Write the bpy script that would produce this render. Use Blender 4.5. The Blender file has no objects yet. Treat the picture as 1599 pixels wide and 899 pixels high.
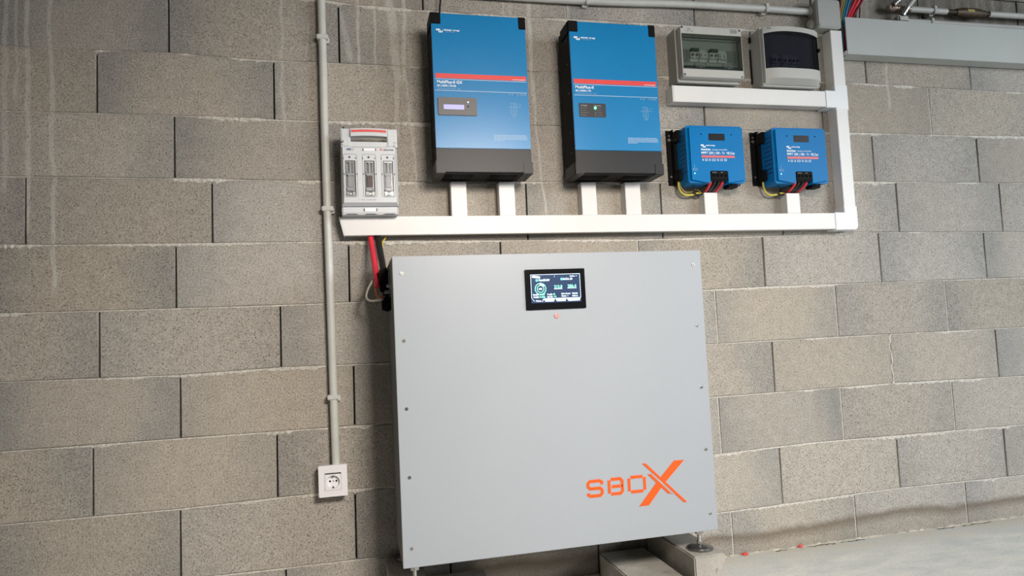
import bpy, bmesh, math, random
from mathutils import Vector, Matrix
random.seed(7)
S = bpy.context.scene
COL = S.collection
PI = math.pi

# ---------------------------------------------------------------- camera
CAM = Vector((1.0371, -2.2110, 0.8231))
RR = (0.9728033, -0.2266762, -0.0476613)      # image right
RD = (-0.0318926, 0.0727273, -0.9968418)      # image down
RF = (0.2294266, 0.9712511, 0.0635201)        # view direction
cd = bpy.data.cameras.new('camera'); cam = bpy.data.objects.new('camera', cd); COL.objects.link(cam)
m = Matrix(((RR[0], -RD[0], -RF[0], CAM.x), (RR[1], -RD[1], -RF[1], CAM.y), (RR[2], -RD[2], -RF[2], CAM.z), (0, 0, 0, 1)))
cam.matrix_world = m
cd.sensor_fit = 'HORIZONTAL'; cd.sensor_width = 36.0; cd.lens = 1060 * 36 / 1599
cd.clip_start = 0.05; cd.clip_end = 60
S.camera = cam

# ---------------------------------------------------------------- light
W = bpy.data.worlds.new('world'); S.world = W; W.use_nodes = True
W.node_tree.nodes['Background'].inputs[0].default_value = (0.80, 0.90, 1.0, 1)
W.node_tree.nodes['Background'].inputs[1].default_value = 0.6

def area(name, loc, target, sx, sy, power, col, spread=180):
    l = bpy.data.lights.new(name, 'AREA'); l.shape = 'RECTANGLE'; l.size = sx; l.size_y = sy
    l.energy = power; l.color = col; l.spread = math.radians(spread)
    o = bpy.data.objects.new(name, l); COL.objects.link(o); o.location = loc
    o.rotation_euler = (Vector(target) - Vector(loc)).to_track_quat('-Z', 'Y').to_euler()
    return o
area('unseen_warm_area_light', (1.80, -2.30, 1.70), (1.40, 0, 0.12), 0.60, 0.40, 27, (1.0, 0.91, 0.82), 106)  # unseen soft source, no known fixture; placed and aimed for shadows and falloff
area('garage_doorway_daylight', (4.9, -2.9, 1.7), (2.9, -.2, -0.3), 1.8, 1.4, 56, (0.91, 0.96, 1.0), 120)
S.view_settings.view_transform = 'Standard'
S.view_settings.look = 'None'
S.view_settings.exposure = -0.14
S.view_settings.gamma = 1.0
S.view_settings.use_curve_mapping = False

# ---------------------------------------------------------------- helpers
def at(x, y, Y):
    """point of the photograph -> (X, Z) on the plane that stands at depth Y"""
    u = (x - 799.5) / 1060; v = (y - 449.5) / 1060
    d = Vector(RR) * u + Vector(RD) * v + Vector(RF)
    t = (Y - CAM.y) / d.y
    return CAM.x + t * d.x, CAM.z + t * d.z

def mat(name, col, rough=0.5, metal=0.0, spec=0.5, noise=0.0, nscale=40, bump=0.0, emit=None, estr=1.0, coat=0.0, nstretch=None):
    m = bpy.data.materials.new(name); m.use_nodes = True
    nt = m.node_tree; b = nt.nodes['Principled BSDF']
    b.inputs['Base Color'].default_value = (*col, 1); b.inputs['Roughness'].default_value = rough
    b.inputs['Metallic'].default_value = metal; b.inputs['Specular IOR Level'].default_value = spec
    b.inputs['Coat Weight'].default_value = coat
    if noise or bump:
        tc = nt.nodes.new('ShaderNodeTexCoord'); n = nt.nodes.new('ShaderNodeTexNoise')
        n.inputs['Scale'].default_value = nscale; n.inputs['Detail'].default_value = 5
        if nstretch:
            mp = nt.nodes.new('ShaderNodeMapping'); mp.inputs['Scale'].default_value = nstretch
            nt.links.new(tc.outputs['Object'], mp.inputs[0]); nt.links.new(mp.outputs[0], n.inputs['Vector'])
        else: nt.links.new(tc.outputs['Object'], n.inputs['Vector'])
        if noise:
            r = nt.nodes.new('ShaderNodeMix'); r.data_type = 'RGBA'
            r.inputs[6].default_value = (*[max(0, c * (1 - noise)) for c in col], 1)
            r.inputs[7].default_value = (*[min(1, c * (1 + noise)) for c in col], 1)
            cr = nt.nodes.new('ShaderNodeMapRange'); cr.inputs[1].default_value = .3; cr.inputs[2].default_value = .7
            nt.links.new(n.outputs[0], cr.inputs[0]); nt.links.new(cr.outputs[0], r.inputs[0]); nt.links.new(r.outputs[2], b.inputs['Base Color'])
        if bump:
            bp = nt.nodes.new('ShaderNodeBump'); bp.inputs['Strength'].default_value = bump; bp.inputs['Distance'].default_value = .002
            nt.links.new(n.outputs[0], bp.inputs['Height']); nt.links.new(bp.outputs[0], b.inputs['Normal'])
    if emit:
        b.inputs['Emission Color'].default_value = (*emit, 1); b.inputs['Emission Strength'].default_value = estr
    return m

def tinted(name, tint, rough=0.05, gloss=0.08):
    m = bpy.data.materials.new(name); m.use_nodes = True; nt = m.node_tree; nt.nodes.clear()
    o = nt.nodes.new('ShaderNodeOutputMaterial'); t = nt.nodes.new('ShaderNodeBsdfTransparent'); g = nt.nodes.new('ShaderNodeBsdfGlossy')
    t.inputs[0].default_value = (*tint, 1); g.inputs['Roughness'].default_value = rough
    n = nt.nodes.new('ShaderNodeTexNoise'); n.inputs['Scale'].default_value = 6
    mr = nt.nodes.new('ShaderNodeMapRange'); mr.inputs[3].default_value = gloss * .7; mr.inputs[4].default_value = gloss * 1.3
    nt.links.new(n.outputs[0], mr.inputs[0])
    mx = nt.nodes.new('ShaderNodeMixShader'); nt.links.new(mr.outputs[0], mx.inputs[0])
    nt.links.new(t.outputs[0], mx.inputs[1]); nt.links.new(g.outputs[0], mx.inputs[2]); nt.links.new(mx.outputs[0], o.inputs[0])
    return m

def thing(name, label, cat, loc=(0, 0, 0), group=None):
    o = bpy.data.objects.new(name, None); COL.objects.link(o); o.empty_display_size = .05
    o.location = loc; o['label'] = label; o['category'] = cat
    if group: o['group'] = group
    return o
def tag(o, label, cat, group=None):
    o['label'] = label; o['category'] = cat
    if group: o['group'] = group
    return o
def wloc(o):
    v = Vector((0, 0, 0))
    while o: v += Vector(o.location); o = o.parent
    return v
def obj(name, bm, material, parent=None, smooth=False, label=None, kind=None, origin=None):
    """bm is given in world coordinates; the object's origin is its parent's, or `origin`"""
    base = wloc(parent) if parent else Vector(origin or (0, 0, 0))
    bmesh.ops.translate(bm, verts=bm.verts, vec=-base)
    bmesh.ops.recalc_face_normals(bm, faces=bm.faces)
    me = bpy.data.meshes.new(name); bm.to_mesh(me); bm.free()
    me.materials.append(material)
    if smooth:
        for p in me.polygons: p.use_smooth = True
        try: me.set_sharp_from_angle(angle=math.radians(40))
        except Exception: pass
    o = bpy.data.objects.new(name, me); COL.objects.link(o)
    if parent: o.parent = parent
    elif origin: o.location = origin
    if label: o['label'] = label
    if kind: o['kind'] = kind
    return o
B = bmesh.new
def merge(dst, src):
    me = bpy.data.meshes.new('tmp'); src.to_mesh(me); src.free(); dst.from_mesh(me); bpy.data.meshes.remove(me)
def box(bm, x0, x1, y0, y1, z0, z1, bev=0.0, seg=2):
    t = bmesh.new(); bmesh.ops.create_cube(t, size=1)
    bmesh.ops.scale(t, vec=(abs(x1 - x0), abs(y1 - y0), abs(z1 - z0)), verts=t.verts)
    bmesh.ops.translate(t, vec=((x0 + x1) / 2, (y0 + y1) / 2, (z0 + z1) / 2), verts=t.verts)
    if bev: bmesh.ops.bevel(t, geom=t.edges[:], offset=bev, segments=seg, affect='EDGES', clamp_overlap=True)
    merge(bm, t); return bm
def prism(bm, pts, y0, y1, bev=0.0, seg=2, front_only=True):
    """outline in (x, z), extruded from y0 (front) to y1 (back)"""
    t = bmesh.new()
    vs = [t.verts.new((x, y0, z)) for x, z in pts]; f = t.faces.new(vs)
    r = bmesh.ops.extrude_face_region(t, geom=[f])
    bmesh.ops.translate(t, vec=(0, y1 - y0, 0), verts=[v for v in r['geom'] if isinstance(v, bmesh.types.BMVert)])
    bmesh.ops.recalc_face_normals(t, faces=t.faces)
    if bev:
        es = [e for e in t.edges if all(abs(v.co.y - y0) < 1e-7 for v in e.verts)] if front_only else t.edges[:]
        bmesh.ops.bevel(t, geom=es, offset=bev, segments=seg, affect='EDGES', clamp_overlap=True)
    merge(bm, t); return bm
def rrect(x0, x1, z0, z1, r, n=5):
    p = []
    for cx, cz, a in ((x1 - r, z1 - r, 0), (x0 + r, z1 - r, 90), (x0 + r, z0 + r, 180), (x1 - r, z0 + r, 270)):
        for k in range(n + 1):
            t = math.radians(a + 90 * k / n); p.append((cx + r * math.cos(t), cz + r * math.sin(t)))
    return p
def cyl(bm, c, r, h, axis='Y', n=24, r2=None, bev=0):
    t = bmesh.new(); bmesh.ops.create_cone(t, cap_ends=True, segments=n, radius1=r, radius2=r if r2 is None else r2, depth=h)
    if bev: bmesh.ops.bevel(t, geom=[e for e in t.edges if len(e.link_faces) == 2 and any(len(f.verts) > 4 for f in e.link_faces)], offset=bev, segments=2, affect='EDGES')
    if axis == 'Y': bmesh.ops.rotate(t, cent=(0, 0, 0), matrix=Matrix.Rotation(PI / 2, 3, 'X'), verts=t.verts)
    if axis == 'X': bmesh.ops.rotate(t, cent=(0, 0, 0), matrix=Matrix.Rotation(PI / 2, 3, 'Y'), verts=t.verts)
    bmesh.ops.translate(t, vec=c, verts=t.verts); merge(bm, t); return bm
def catmull(P, n=8):
    P = [Vector(p) for p in P]
    if len(P) < 3: return P
    Q = [P[0] * 2 - P[1]] + P + [P[-1] * 2 - P[-2]]; out = []
    for i in range(1, len(Q) - 2):
        a, b, c, d = Q[i - 1:i + 3]
        for k in range(n):
            t = k / n
            out.append(.5 * ((2 * b) + (c - a) * t + (2 * a - 5 * b + 4 * c - d) * t * t + (3 * b - a - 3 * c + d) * t ** 3))
    out.append(P[-1]); return out
def tube(bm, P, r, n=12, smooth=True, sub=8):
    P = catmull(P, sub) if smooth else [Vector(p) for p in P]
    rings = []; up = Vector((0.13, 0.98, 0.11))
    for i, p in enumerate(P):
        d = (P[min(i + 1, len(P) - 1)] - P[max(i - 1, 0)]).normalized()
        s = d.cross(up)
        if s.length < 1e-3: s = d.cross(Vector((1, 0, 0)))
        s.normalize(); u = s.cross(d).normalized()
        rr = r(i / (len(P) - 1)) if callable(r) else r
        rings.append([bm.verts.new(p + (s * math.cos(2 * PI * k / n) + u * math.sin(2 * PI * k / n)) * rr) for k in range(n)])
    for a, b in zip(rings, rings[1:]):
        for k in range(n): bm.faces.new((a[k], a[(k + 1) % n], b[(k + 1) % n], b[k]))
    bm.faces.new(rings[0][::-1]); bm.faces.new(rings[-1]); return bm
def torus(bm, c, R, r, n=32, k=8):
    rs = []
    for i in range(n):
        a = 2 * PI * i / n
        rs.append([bm.verts.new((c[0] + (R + r * math.cos(2 * PI * j / k)) * math.cos(a), c[1] + r * math.sin(2 * PI * j / k), c[2] + (R + r * math.cos(2 * PI * j / k)) * math.sin(a))) for j in range(k)])
    for i in range(n):
        for j in range(k): bm.faces.new((rs[i][j], rs[(i + 1) % n][j], rs[(i + 1) % n][(j + 1) % k], rs[i][(j + 1) % k]))
    return bm
def text(bm, s, x, z, y, h, width=None, shear=0.0, bold=0.0):
    """flat lettering facing -Y; x, z lower left corner; h cap height"""
    c = bpy.data.curves.new('t', 'FONT'); c.body = s; c.size = h / 0.70; c.extrude = 0.0; c.offset = bold; c.shear = shear; c.resolution_u = 3
    o = bpy.data.objects.new('t', c); me = bpy.data.meshes.new_from_object(o)
    bpy.data.objects.remove(o); bpy.data.curves.remove(c)
    if not me.vertices: return bm
    w = max(v.co.x for v in me.vertices); k = (width / w) if width else 1.0
    for v in me.vertices: v.co = Vector((x + v.co.x * k, y, z + v.co.y))
    bm.from_mesh(me); bpy.data.meshes.remove(me); return bm
def flat(bm, pts, y):
    bm.faces.new([bm.verts.new((x, y, z)) for x, z in pts]); return bm
def rect(bm, x0, x1, z0, z1, y): return flat(bm, [(x0, z0), (x1, z0), (x1, z1), (x0, z1)], y)
def frame_line(bm, x0, x1, z0, z1, y, w=.0006):
    rect(bm, x0, x1, z0, z0 + w, y); rect(bm, x0, x1, z1 - w, z1, y); rect(bm, x0, x0 + w, z0, z1, y); rect(bm, x1 - w, x1, z0, z1, y)
def shell(bm, x0, x1, z0, z1, y0_, y1_, t_=.003, r=.006, draft=.0, tz=None):
    tz = tz or t_
    o_ = rrect(x0, x1, z0, z1, r, 4); i_ = rrect(x0 + t_, x1 - t_, z0 + tz, z1 - tz, r * .6, 4); n_ = len(o_)
    A = [bm.verts.new((x, y0_, z)) for x, z in o_]; Bv = [bm.verts.new((x, y0_, z)) for x, z in i_]
    cxm = (x0 + x1) / 2; czm = (z0 + z1) / 2
    Cv = [bm.verts.new((cxm + (x - cxm) * (1 - draft), y1_, czm + (z - czm) * (1 - draft))) for x, z in o_]; D = [bm.verts.new((x, y1_ - .003, z)) for x, z in i_]
    for k in range(n_):
        q = (k + 1) % n_
        bm.faces.new((A[k], A[q], Bv[q], Bv[k])); bm.faces.new((A[k], Cv[k], Cv[q], A[q])); bm.faces.new((Bv[k], Bv[q], D[q], D[k]))
    bm.faces.new(D); bm.faces.new(Cv)
def copy_tree(o, parent=None):
    c = o.copy(); COL.objects.link(c)
    if parent: c.parent = parent
    for ch in list(o.children): copy_tree(ch, c)
    return c

# ---------------------------------------------------------------- materials
M = {}
M['pvc'] = mat('white_pvc', (0.74, 0.73, 0.71), .42, noise=.02, nscale=8)
M['pvc_cool'] = mat('moulded_white_pvc', (0.76, 0.78, 0.80), .35, noise=.01, nscale=8)
M['conduit'] = mat('light_grey_conduit_plastic', (0.56, 0.57, 0.54), .45, noise=.06, nscale=20)
M['boxgrey'] = mat('light_grey_enclosure_plastic', (0.37, 0.375, 0.355), .45, noise=.02, nscale=10)
M['boxgrey2'] = mat('warm_grey_enclosure_plastic', (0.45, 0.45, 0.42), .45, noise=.02, nscale=10)
M['duct'] = mat('grey_duct_plastic', (0.42, 0.44, 0.425), .4, noise=.03, nscale=6)
M['blue'] = mat('blue_powder_coat', (0.0, 0.190, 0.445), .32, spec=.48, noise=.05, nscale=5)
M['mpptblue'] = mat('cyan_blue_plastic', (0.0, 0.165, 0.44), .38, spec=.10, noise=.03, nscale=12)
M['black'] = mat('black_plastic', (0.0045, 0.0045, 0.005), .6, spec=.12, noise=.1, nscale=60)
M['charcoal'] = mat('charcoal_textured_metal', (0.015, 0.015, 0.0165), .42, spec=.32, noise=.12, nscale=300, bump=.1)
M['deepblack'] = mat('black_film', (0.0035, 0.0035, 0.004), .35, spec=.15, noise=.1)
M['deep'] = mat('matt_black_slot', (0.003, 0.003, 0.003), .9, spec=.1, noise=.1)
M['red'] = mat('red_print', (0.72, 0.055, 0.05), .4, noise=.02)
M['mred'] = mat('muted_red_print', (0.62, 0.10, 0.10), .45, noise=.02)
M['white'] = mat('white_print', (0.80, 0.84, 0.88), .5, noise=.02)
M['pale'] = mat('faint_white_print', (0.36, 0.50, 0.66), .5, noise=.02)
M['darkprint'] = mat('dark_print', (0.05, 0.06, 0.09), .6, noise=.02)
M['greyprint'] = mat('grey_print', (0.26, 0.27, 0.28), .6, noise=.02)
M['blueprint'] = mat('blue_print', (0.04, 0.10, 0.25), .6, noise=.02)
M['steel'] = mat('brushed_steel', (0.55, 0.54, 0.52), .28, metal=1, noise=.08, nscale=80)
M['darksteel'] = mat('grey_galvanised_foot', (0.22, 0.22, 0.215), .32, metal=.9, noise=.2, nscale=30)
M['brass'] = mat('dull_brass', (0.06, 0.042, 0.025), .5, metal=.4, noise=.2, nscale=60)
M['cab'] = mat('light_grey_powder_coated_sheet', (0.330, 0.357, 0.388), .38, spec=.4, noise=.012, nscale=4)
M['cabshade'] = mat('shade_darkened_cabinet_sheet', (0.20, 0.20, 0.20), .8, spec=.15, noise=.02, nscale=4)  # same paint as the front, with the side's shade put into the colour
M['orange'] = mat('orange_vinyl', (0.78, 0.095, 0.010), .5, spec=.3, noise=.03, nscale=20)
M['gloss_black'] = mat('glossy_black_glass', (0.006, 0.006, 0.008), .12, spec=.6, noise=.05)
M['switchgrey'] = mat('pale_grey_switch_plastic', (0.58, 0.60, 0.62), .38, noise=.015)
M['socket'] = mat('white_socket_plastic', (0.84, 0.83, 0.86), .3, noise=.01)
M['redcable'] = mat('red_cable_sheath', (0.68, 0.035, 0.06), .35, noise=.06)
M['darkred'] = mat('dark_red_cable_sheath', (0.20, 0.01, 0.02), .4, noise=.06)
M['blackcable'] = mat('black_cable_sheath', (0.015, 0.015, 0.016), .38, noise=.1)
M['yellow'] = mat('yellow_green_cable', (0.60, 0.50, 0.06), .4, noise=.35, nscale=90)
M['beige'] = mat('beige_cable', (0.50, 0.45, 0.38), .4, noise=.04)
M['orangecable'] = mat('orange_cable', (0.50, 0.17, 0.06), .4, noise=.05)
M['bluecable'] = mat('blue_cable', (0.03, 0.22, 0.50), .4, noise=.05)
M['tealcable'] = mat('teal_cable', (0.02, 0.25, 0.30), .4, noise=.05)
M['olive'] = mat('olive_yellow_cable', (0.32, 0.27, 0.08), .4, noise=.1)
M['mortar'] = mat('pale_rough_mortar', (0.56, 0.53, 0.475), .9, noise=.25, nscale=160, bump=.7)
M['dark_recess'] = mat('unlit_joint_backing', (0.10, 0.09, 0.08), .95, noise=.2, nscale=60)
M['hotwhite'] = mat('lcd_backlight', (.2, .2, .35), .3, emit=(.50, .48, 1.0), estr=.75, noise=.01)
M['led_green'] = mat('green_led', (.1, .8, .2), .3, emit=(.05, 1, .18), estr=9, noise=.01)
M['led_red'] = mat('red_ring_led', (.8, .1, .1), .3, emit=(1, .12, .12), estr=1.6, noise=.01)
M['led_blue'] = mat('cyan_led', (.3, .8, 1), .3, emit=(.25, .8, 1), estr=2.0, noise=.01)
M['scr_bg'] = mat('screen_navy', (.01, .02, .04), .2, emit=(.035, .062, .14), estr=1.0, noise=.01)
M['scr_white'] = mat('screen_white', (.5, .6, .7), .3, emit=(.72, .92, 1.0), estr=1.1, noise=.01)
M['scr_green'] = mat('screen_green', (.2, .7, .5), .3, emit=(.25, .95, .60), estr=1.0, noise=.01)
M['scr_cyan'] = mat('screen_cyan', (.1, .6, .6), .3, emit=(.12, .70, .65), estr=1.0, noise=.01)
M['green_glass'] = tinted('green_tinted_window', (.70, .735, .71), gloss=.05)
M['smoke_glass'] = tinted('smoked_window', (.42, .43, .48), gloss=.04)
M['clear'] = tinted('clear_window', (.93, .94, .95), rough=.12, gloss=.16)
M['ceramic'] = mat('white_ceramic_fuse', (.68, .66, .65), .35, noise=.05)
M['fusebrown'] = mat('brown_fuse_barrel', (.16, .09, .08), .4, noise=.1)

def nodes_math(nt, op, a, b=None, clamp=False):
    n = nt.nodes.new('ShaderNodeMath'); n.operation = op; n.use_clamp = clamp
    for i, v in enumerate((a, b)):
        if v is None: continue
        if isinstance(v, (int, float)): n.inputs[i].default_value = v
        else: nt.links.new(v, n.inputs[i])
    return n.outputs[0]
def maprange(nt, v, a, b, c=0., d=1., smooth=False):
    n = nt.nodes.new('ShaderNodeMapRange'); n.clamp = True
    if smooth: n.interpolation_type = 'SMOOTHSTEP'
    for i, q in enumerate((a, b, c, d)): n.inputs[i + 1].default_value = q
    nt.links.new(v, n.inputs[0]); return n.outputs[0]
def mixc(nt, f, a, b):
    n = nt.nodes.new('ShaderNodeMix'); n.data_type = 'RGBA'
    if isinstance(f, (int, float)): n.inputs[0].default_value = f
    else: nt.links.new(f, n.inputs[0])
    for i, q in ((6, a), (7, b)):
        if isinstance(q, tuple): n.inputs[i].default_value = (*q, 1)
        else: nt.links.new(q, n.inputs[i])
    return n.outputs[2]
def noise_tex(nt, vec, scale, detail=4, rough=.5, dim='3D'):
    n = nt.nodes.new('ShaderNodeTexNoise'); n.inputs['Scale'].default_value = scale; n.inputs['Detail'].default_value = detail
    n.inputs['Roughness'].default_value = rough; nt.links.new(vec, n.inputs['Vector']); return n.outputs[0]
# runs of dried cement water: x top, z top, x bottom, z bottom, half width, strength
DRIPS = [(.074, 2.3, .074, 1.29, .010, .55), (.102, 2.3, .1015, 1.557, .007, .5), (.130, 2.3, .132, 1.174, .010, .75), (.194, 2.3, .195, 1.00, .009, .7),
         (.848, 2.3, .843, 1.477, .007, .5), (.930, 1.85, .914, 1.729, .007, .35), (1.042, 1.90, .965, 1.725, .009, .0), (1.03, 1.90, 1.052, 1.72, .013, .45), (1.085, 2.3, 1.080, 1.715, .007, .75),
         (1.14, 2.3, 1.137, 1.69, .006, .65), (1.185, 2.0, 1.212, 1.66, .019, .8), (1.211, 1.75, 1.196, 1.47, .011, .65), (1.243, 2.3, 1.230, 1.66, .009, .8), (1.232, 1.71, 1.256, 1.30, .006, .6),
         (1.575, 2.3, 1.572, 1.89, .006, .5), (1.60, 2.3, 1.598, 1.89, .008, .5), (1.667, 2.3, 1.664, 1.60, .011, .85), (1.668, 1.62, 1.690, 1.215, .006, .8), (1.81, 2.3, 1.81, 1.9, .011, .6), (1.93, 2.3, 1.93, 1.93, .008, .3),
         (3.123, 1.95, 3.119, 1.626, .010, .55), (2.98, 2.3, 2.985, 1.96, .02, .35), (3.05, 2.3, 3.055, 1.96, .012, .35), (3.52, 2.3, 3.5, 2.06, .025, .3), (3.68, 2.3, 3.67, 2.06, .02, .3)]
def block_material():
    m = bpy.data.materials.new('concrete_block'); m.use_nodes = True; nt = m.node_tree; b = nt.nodes['Principled BSDF']
    tc = nt.nodes.new('ShaderNodeTexCoord'); P = tc.outputs['Object']; U = tc.outputs['UV']
    at_ = nt.nodes.new('ShaderNodeAttribute'); at_.attribute_name = 'tint'
    sp = nt.nodes.new('ShaderNodeSeparateColor'); nt.links.new(at_.outputs['Color'], sp.inputs[0])
    su = nt.nodes.new('ShaderNodeSeparateXYZ'); nt.links.new(U, su.inputs[0])
    px = nt.nodes.new('ShaderNodeSeparateXYZ'); nt.links.new(P, px.inputs[0])
    big = noise_tex(nt, P, 5, 3); mid = noise_tex(nt, P, 28, 5, .65); fine = noise_tex(nt, P, 190, 4, .75); pit = noise_tex(nt, P, 260, 3, .6)
    # pinkish coarse centre, smoother greyer ends
    e = nodes_math(nt, 'ABSOLUTE', nodes_math(nt, 'SUBTRACT', su.outputs[0], .5))
    e = nodes_math(nt, 'ADD', e, nodes_math(nt, 'MULTIPLY', nodes_math(nt, 'SUBTRACT', big, .5), .55))
    ends = maprange(nt, e, .12, .56, 0, 1, True)
    ends = nodes_math(nt, 'MULTIPLY', ends, nodes_math(nt, 'ADD', nodes_math(nt, 'MULTIPLY', sp.outputs[1], .9), .25), True)
    warm = mixc(nt, maprange(nt, mid, .3, .7), (0.385, 0.345, 0.292), (0.455, 0.412, 0.355))
    cool = mixc(nt, maprange(nt, mid, .3, .7), (0.285, 0.272, 0.248), (0.340, 0.325, 0.297))
    c = mixc(nt, ends, warm, cool)
    # a tint of its own per block
    hs = nt.nodes.new('ShaderNodeHueSaturation'); nt.links.new(c, hs.inputs['Color'])
    nt.links.new(nodes_math(nt, 'ADD', nodes_math(nt, 'MULTIPLY', sp.outputs[0], .13), .93), hs.inputs['Value'])
    nt.links.new(nodes_math(nt, 'ADD', nodes_math(nt, 'MULTIPLY', sp.outputs[2], .45), .66), hs.inputs['Saturation'])
    c = hs.outputs[0]
    # grains and pits
    gr = maprange(nt, fine, .36, .64, .74, 1.24)
    mul = nt.nodes.new('ShaderNodeMix'); mul.data_type = 'RGBA'; mul.blend_type = 'MULTIPLY'; mul.inputs[0].default_value = 1
    comb = nt.nodes.new('ShaderNodeCombineColor')
    for i in range(3): nt.links.new(gr, comb.inputs[i])
    nt.links.new(c, mul.inputs[6]); nt.links.new(comb.outputs[0], mul.inputs[7]); c = mul.outputs[2]
    pits = maprange(nt, pit, .31, .39, 1, 0)
    c = mixc(nt, nodes_math(nt, 'MULTIPLY', pits, .5), c, (0.075, 0.066, 0.055))
    # dried runs of cement water
    wig = nodes_math(nt, 'MULTIPLY', nodes_math(nt, 'SUBTRACT', noise_tex(nt, P, 7, 2), .5), .03)
    br = noise_tex(nt, P, 26, 3)
    tot = None
    for (x0, z0, x1, z1, w, s) in DRIPS:
        if s <= 0: continue
        k = (x1 - x0) / (z1 - z0)
        lx = nodes_math(nt, 'ADD', nodes_math(nt, 'MULTIPLY', px.outputs[2], k), x0 - k * z0)
        d = nodes_math(nt, 'ABSOLUTE', nodes_math(nt, 'SUBTRACT', nodes_math(nt, 'ADD', px.outputs[0], wig), lx))
        g = maprange(nt, d, w * .35, w * .95, s, 0, True)
        a = maprange(nt, px.outputs[2], z1 - .012, z1 + .012); a2 = maprange(nt, px.outputs[2], z0 - .03, z0 + .03, 1, 0)
        g = nodes_math(nt, 'MULTIPLY', nodes_math(nt, 'MULTIPLY', g, a), a2)
        tot = g if tot is None else nodes_math(nt, 'MAXIMUM', tot, g)
    tot = nodes_math(nt, 'MULTIPLY', tot, maprange(nt, br, .3, .6, .55, 1))
    c = mixc(nt, nodes_math(nt, 'MULTIPLY', tot, .85), c, (0.60, 0.585, 0.54))
    # dark damp streaks high up on the right
    dm = nodes_math(nt, 'MULTIPLY', maprange(nt, px.outputs[0], 2.9, 3.25, 0, 1, True), maprange(nt, px.outputs[2], 1.93, 1.98))
    ms_ = nt.nodes.new('ShaderNodeMapping'); ms_.inputs['Scale'].default_value = (14, 1, 1.6); nt.links.new(P, ms_.inputs[0])
    dm = nodes_math(nt, 'MULTIPLY', dm, maprange(nt, noise_tex(nt, ms_.outputs[0], 2.2, 4), .35, .65, 1.0, .55))
    c = mixc(nt, nodes_math(nt, 'MULTIPLY', dm, .85), c, (0.085, 0.078, 0.062))
    # tide mark of damp dirt above the floor
    zz = nodes_math(nt, 'ADD', px.outputs[2], nodes_math(nt, 'MULTIPLY', nodes_math(nt, 'SUBTRACT', noise_tex(nt, P, 3.5, 4), .5), .06))
    zz = nodes_math(nt, 'SUBTRACT', zz, nodes_math(nt, 'MULTIPLY', maprange(nt, px.outputs[0], 2.2, 3.7), .012))
    low = maprange(nt, zz, .060, .072, 1, 0, True); line = nodes_math(nt, 'MULTIPLY', maprange(nt, zz, .030, .060), maprange(nt, zz, .062, .088, 1, 0, True))
    c = mixc(nt, nodes_math(nt, 'MULTIPLY', low, .35), c, (0.24, 0.20, 0.15))
    c = mixc(nt, nodes_math(nt, 'MULTIPLY', line, .60), c, (0.13, 0.095, 0.065))
    nt.links.new(c, b.inputs['Base Color']); b.inputs['Roughness'].default_value = .93; b.inputs['Specular IOR Level'].default_value = .15
    h = nodes_math(nt, 'ADD', nodes_math(nt, 'MULTIPLY', fine, .55), nodes_math(nt, 'MULTIPLY', nodes_math(nt, 'MULTIPLY', pits, -1), .9))
    bp = nt.nodes.new('ShaderNodeBump'); bp.inputs['Strength'].default_value = .9; bp.inputs['Distance'].default_value = .003
    nt.links.new(h, bp.inputs['Height']); nt.links.new(bp.outputs[0], b.inputs['Normal'])
    return m
def floor_material():
    m = bpy.data.materials.new('trowelled_concrete_floor'); m.use_nodes = True; nt = m.node_tree; b = nt.nodes['Principled BSDF']
    tc = nt.nodes.new('ShaderNodeTexCoord'); P = tc.outputs['Object']
    mp = nt.nodes.new('ShaderNodeMapping'); mp.inputs['Scale'].default_value = (1, 2.6, 1); nt.links.new(P, mp.inputs[0])
    a = noise_tex(nt, mp.outputs[0], 6, 5, .6); f = noise_tex(nt, P, 90, 4, .6); s = noise_tex(nt, mp.outputs[0], 17, 3, .5)
    px = nt.nodes.new('ShaderNodeSeparateXYZ'); nt.links.new(P, px.inputs[0])
    c = mixc(nt, maprange(nt, a, .32, .68), (0.53, 0.555, 0.54), (0.72, 0.71, 0.66))
    c = mixc(nt, maprange(nt, f, .4, .7, 0, .25), c, (0.30, 0.31, 0.31))
    c = mixc(nt, maprange(nt, s, .66, .74, 0, .5), c, (0.28, 0.34, 0.40))
    edge = nodes_math(nt, 'MULTIPLY', maprange(nt, px.outputs[1], -.16, -.02), maprange(nt, a, .4, .6, .3, 1))
    c = mixc(nt, nodes_math(nt, 'MULTIPLY', edge, .7), c, (0.47, 0.43, 0.34))
    nt.links.new(c, b.inputs['Base Color']); b.inputs['Roughness'].default_value = .62
    bp = nt.nodes.new('ShaderNodeBump'); bp.inputs['Strength'].default_value = .3; bp.inputs['Distance'].default_value = .002
    nt.links.new(f, bp.inputs['Height']); nt.links.new(bp.outputs[0], b.inputs['Normal'])
    return m
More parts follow.
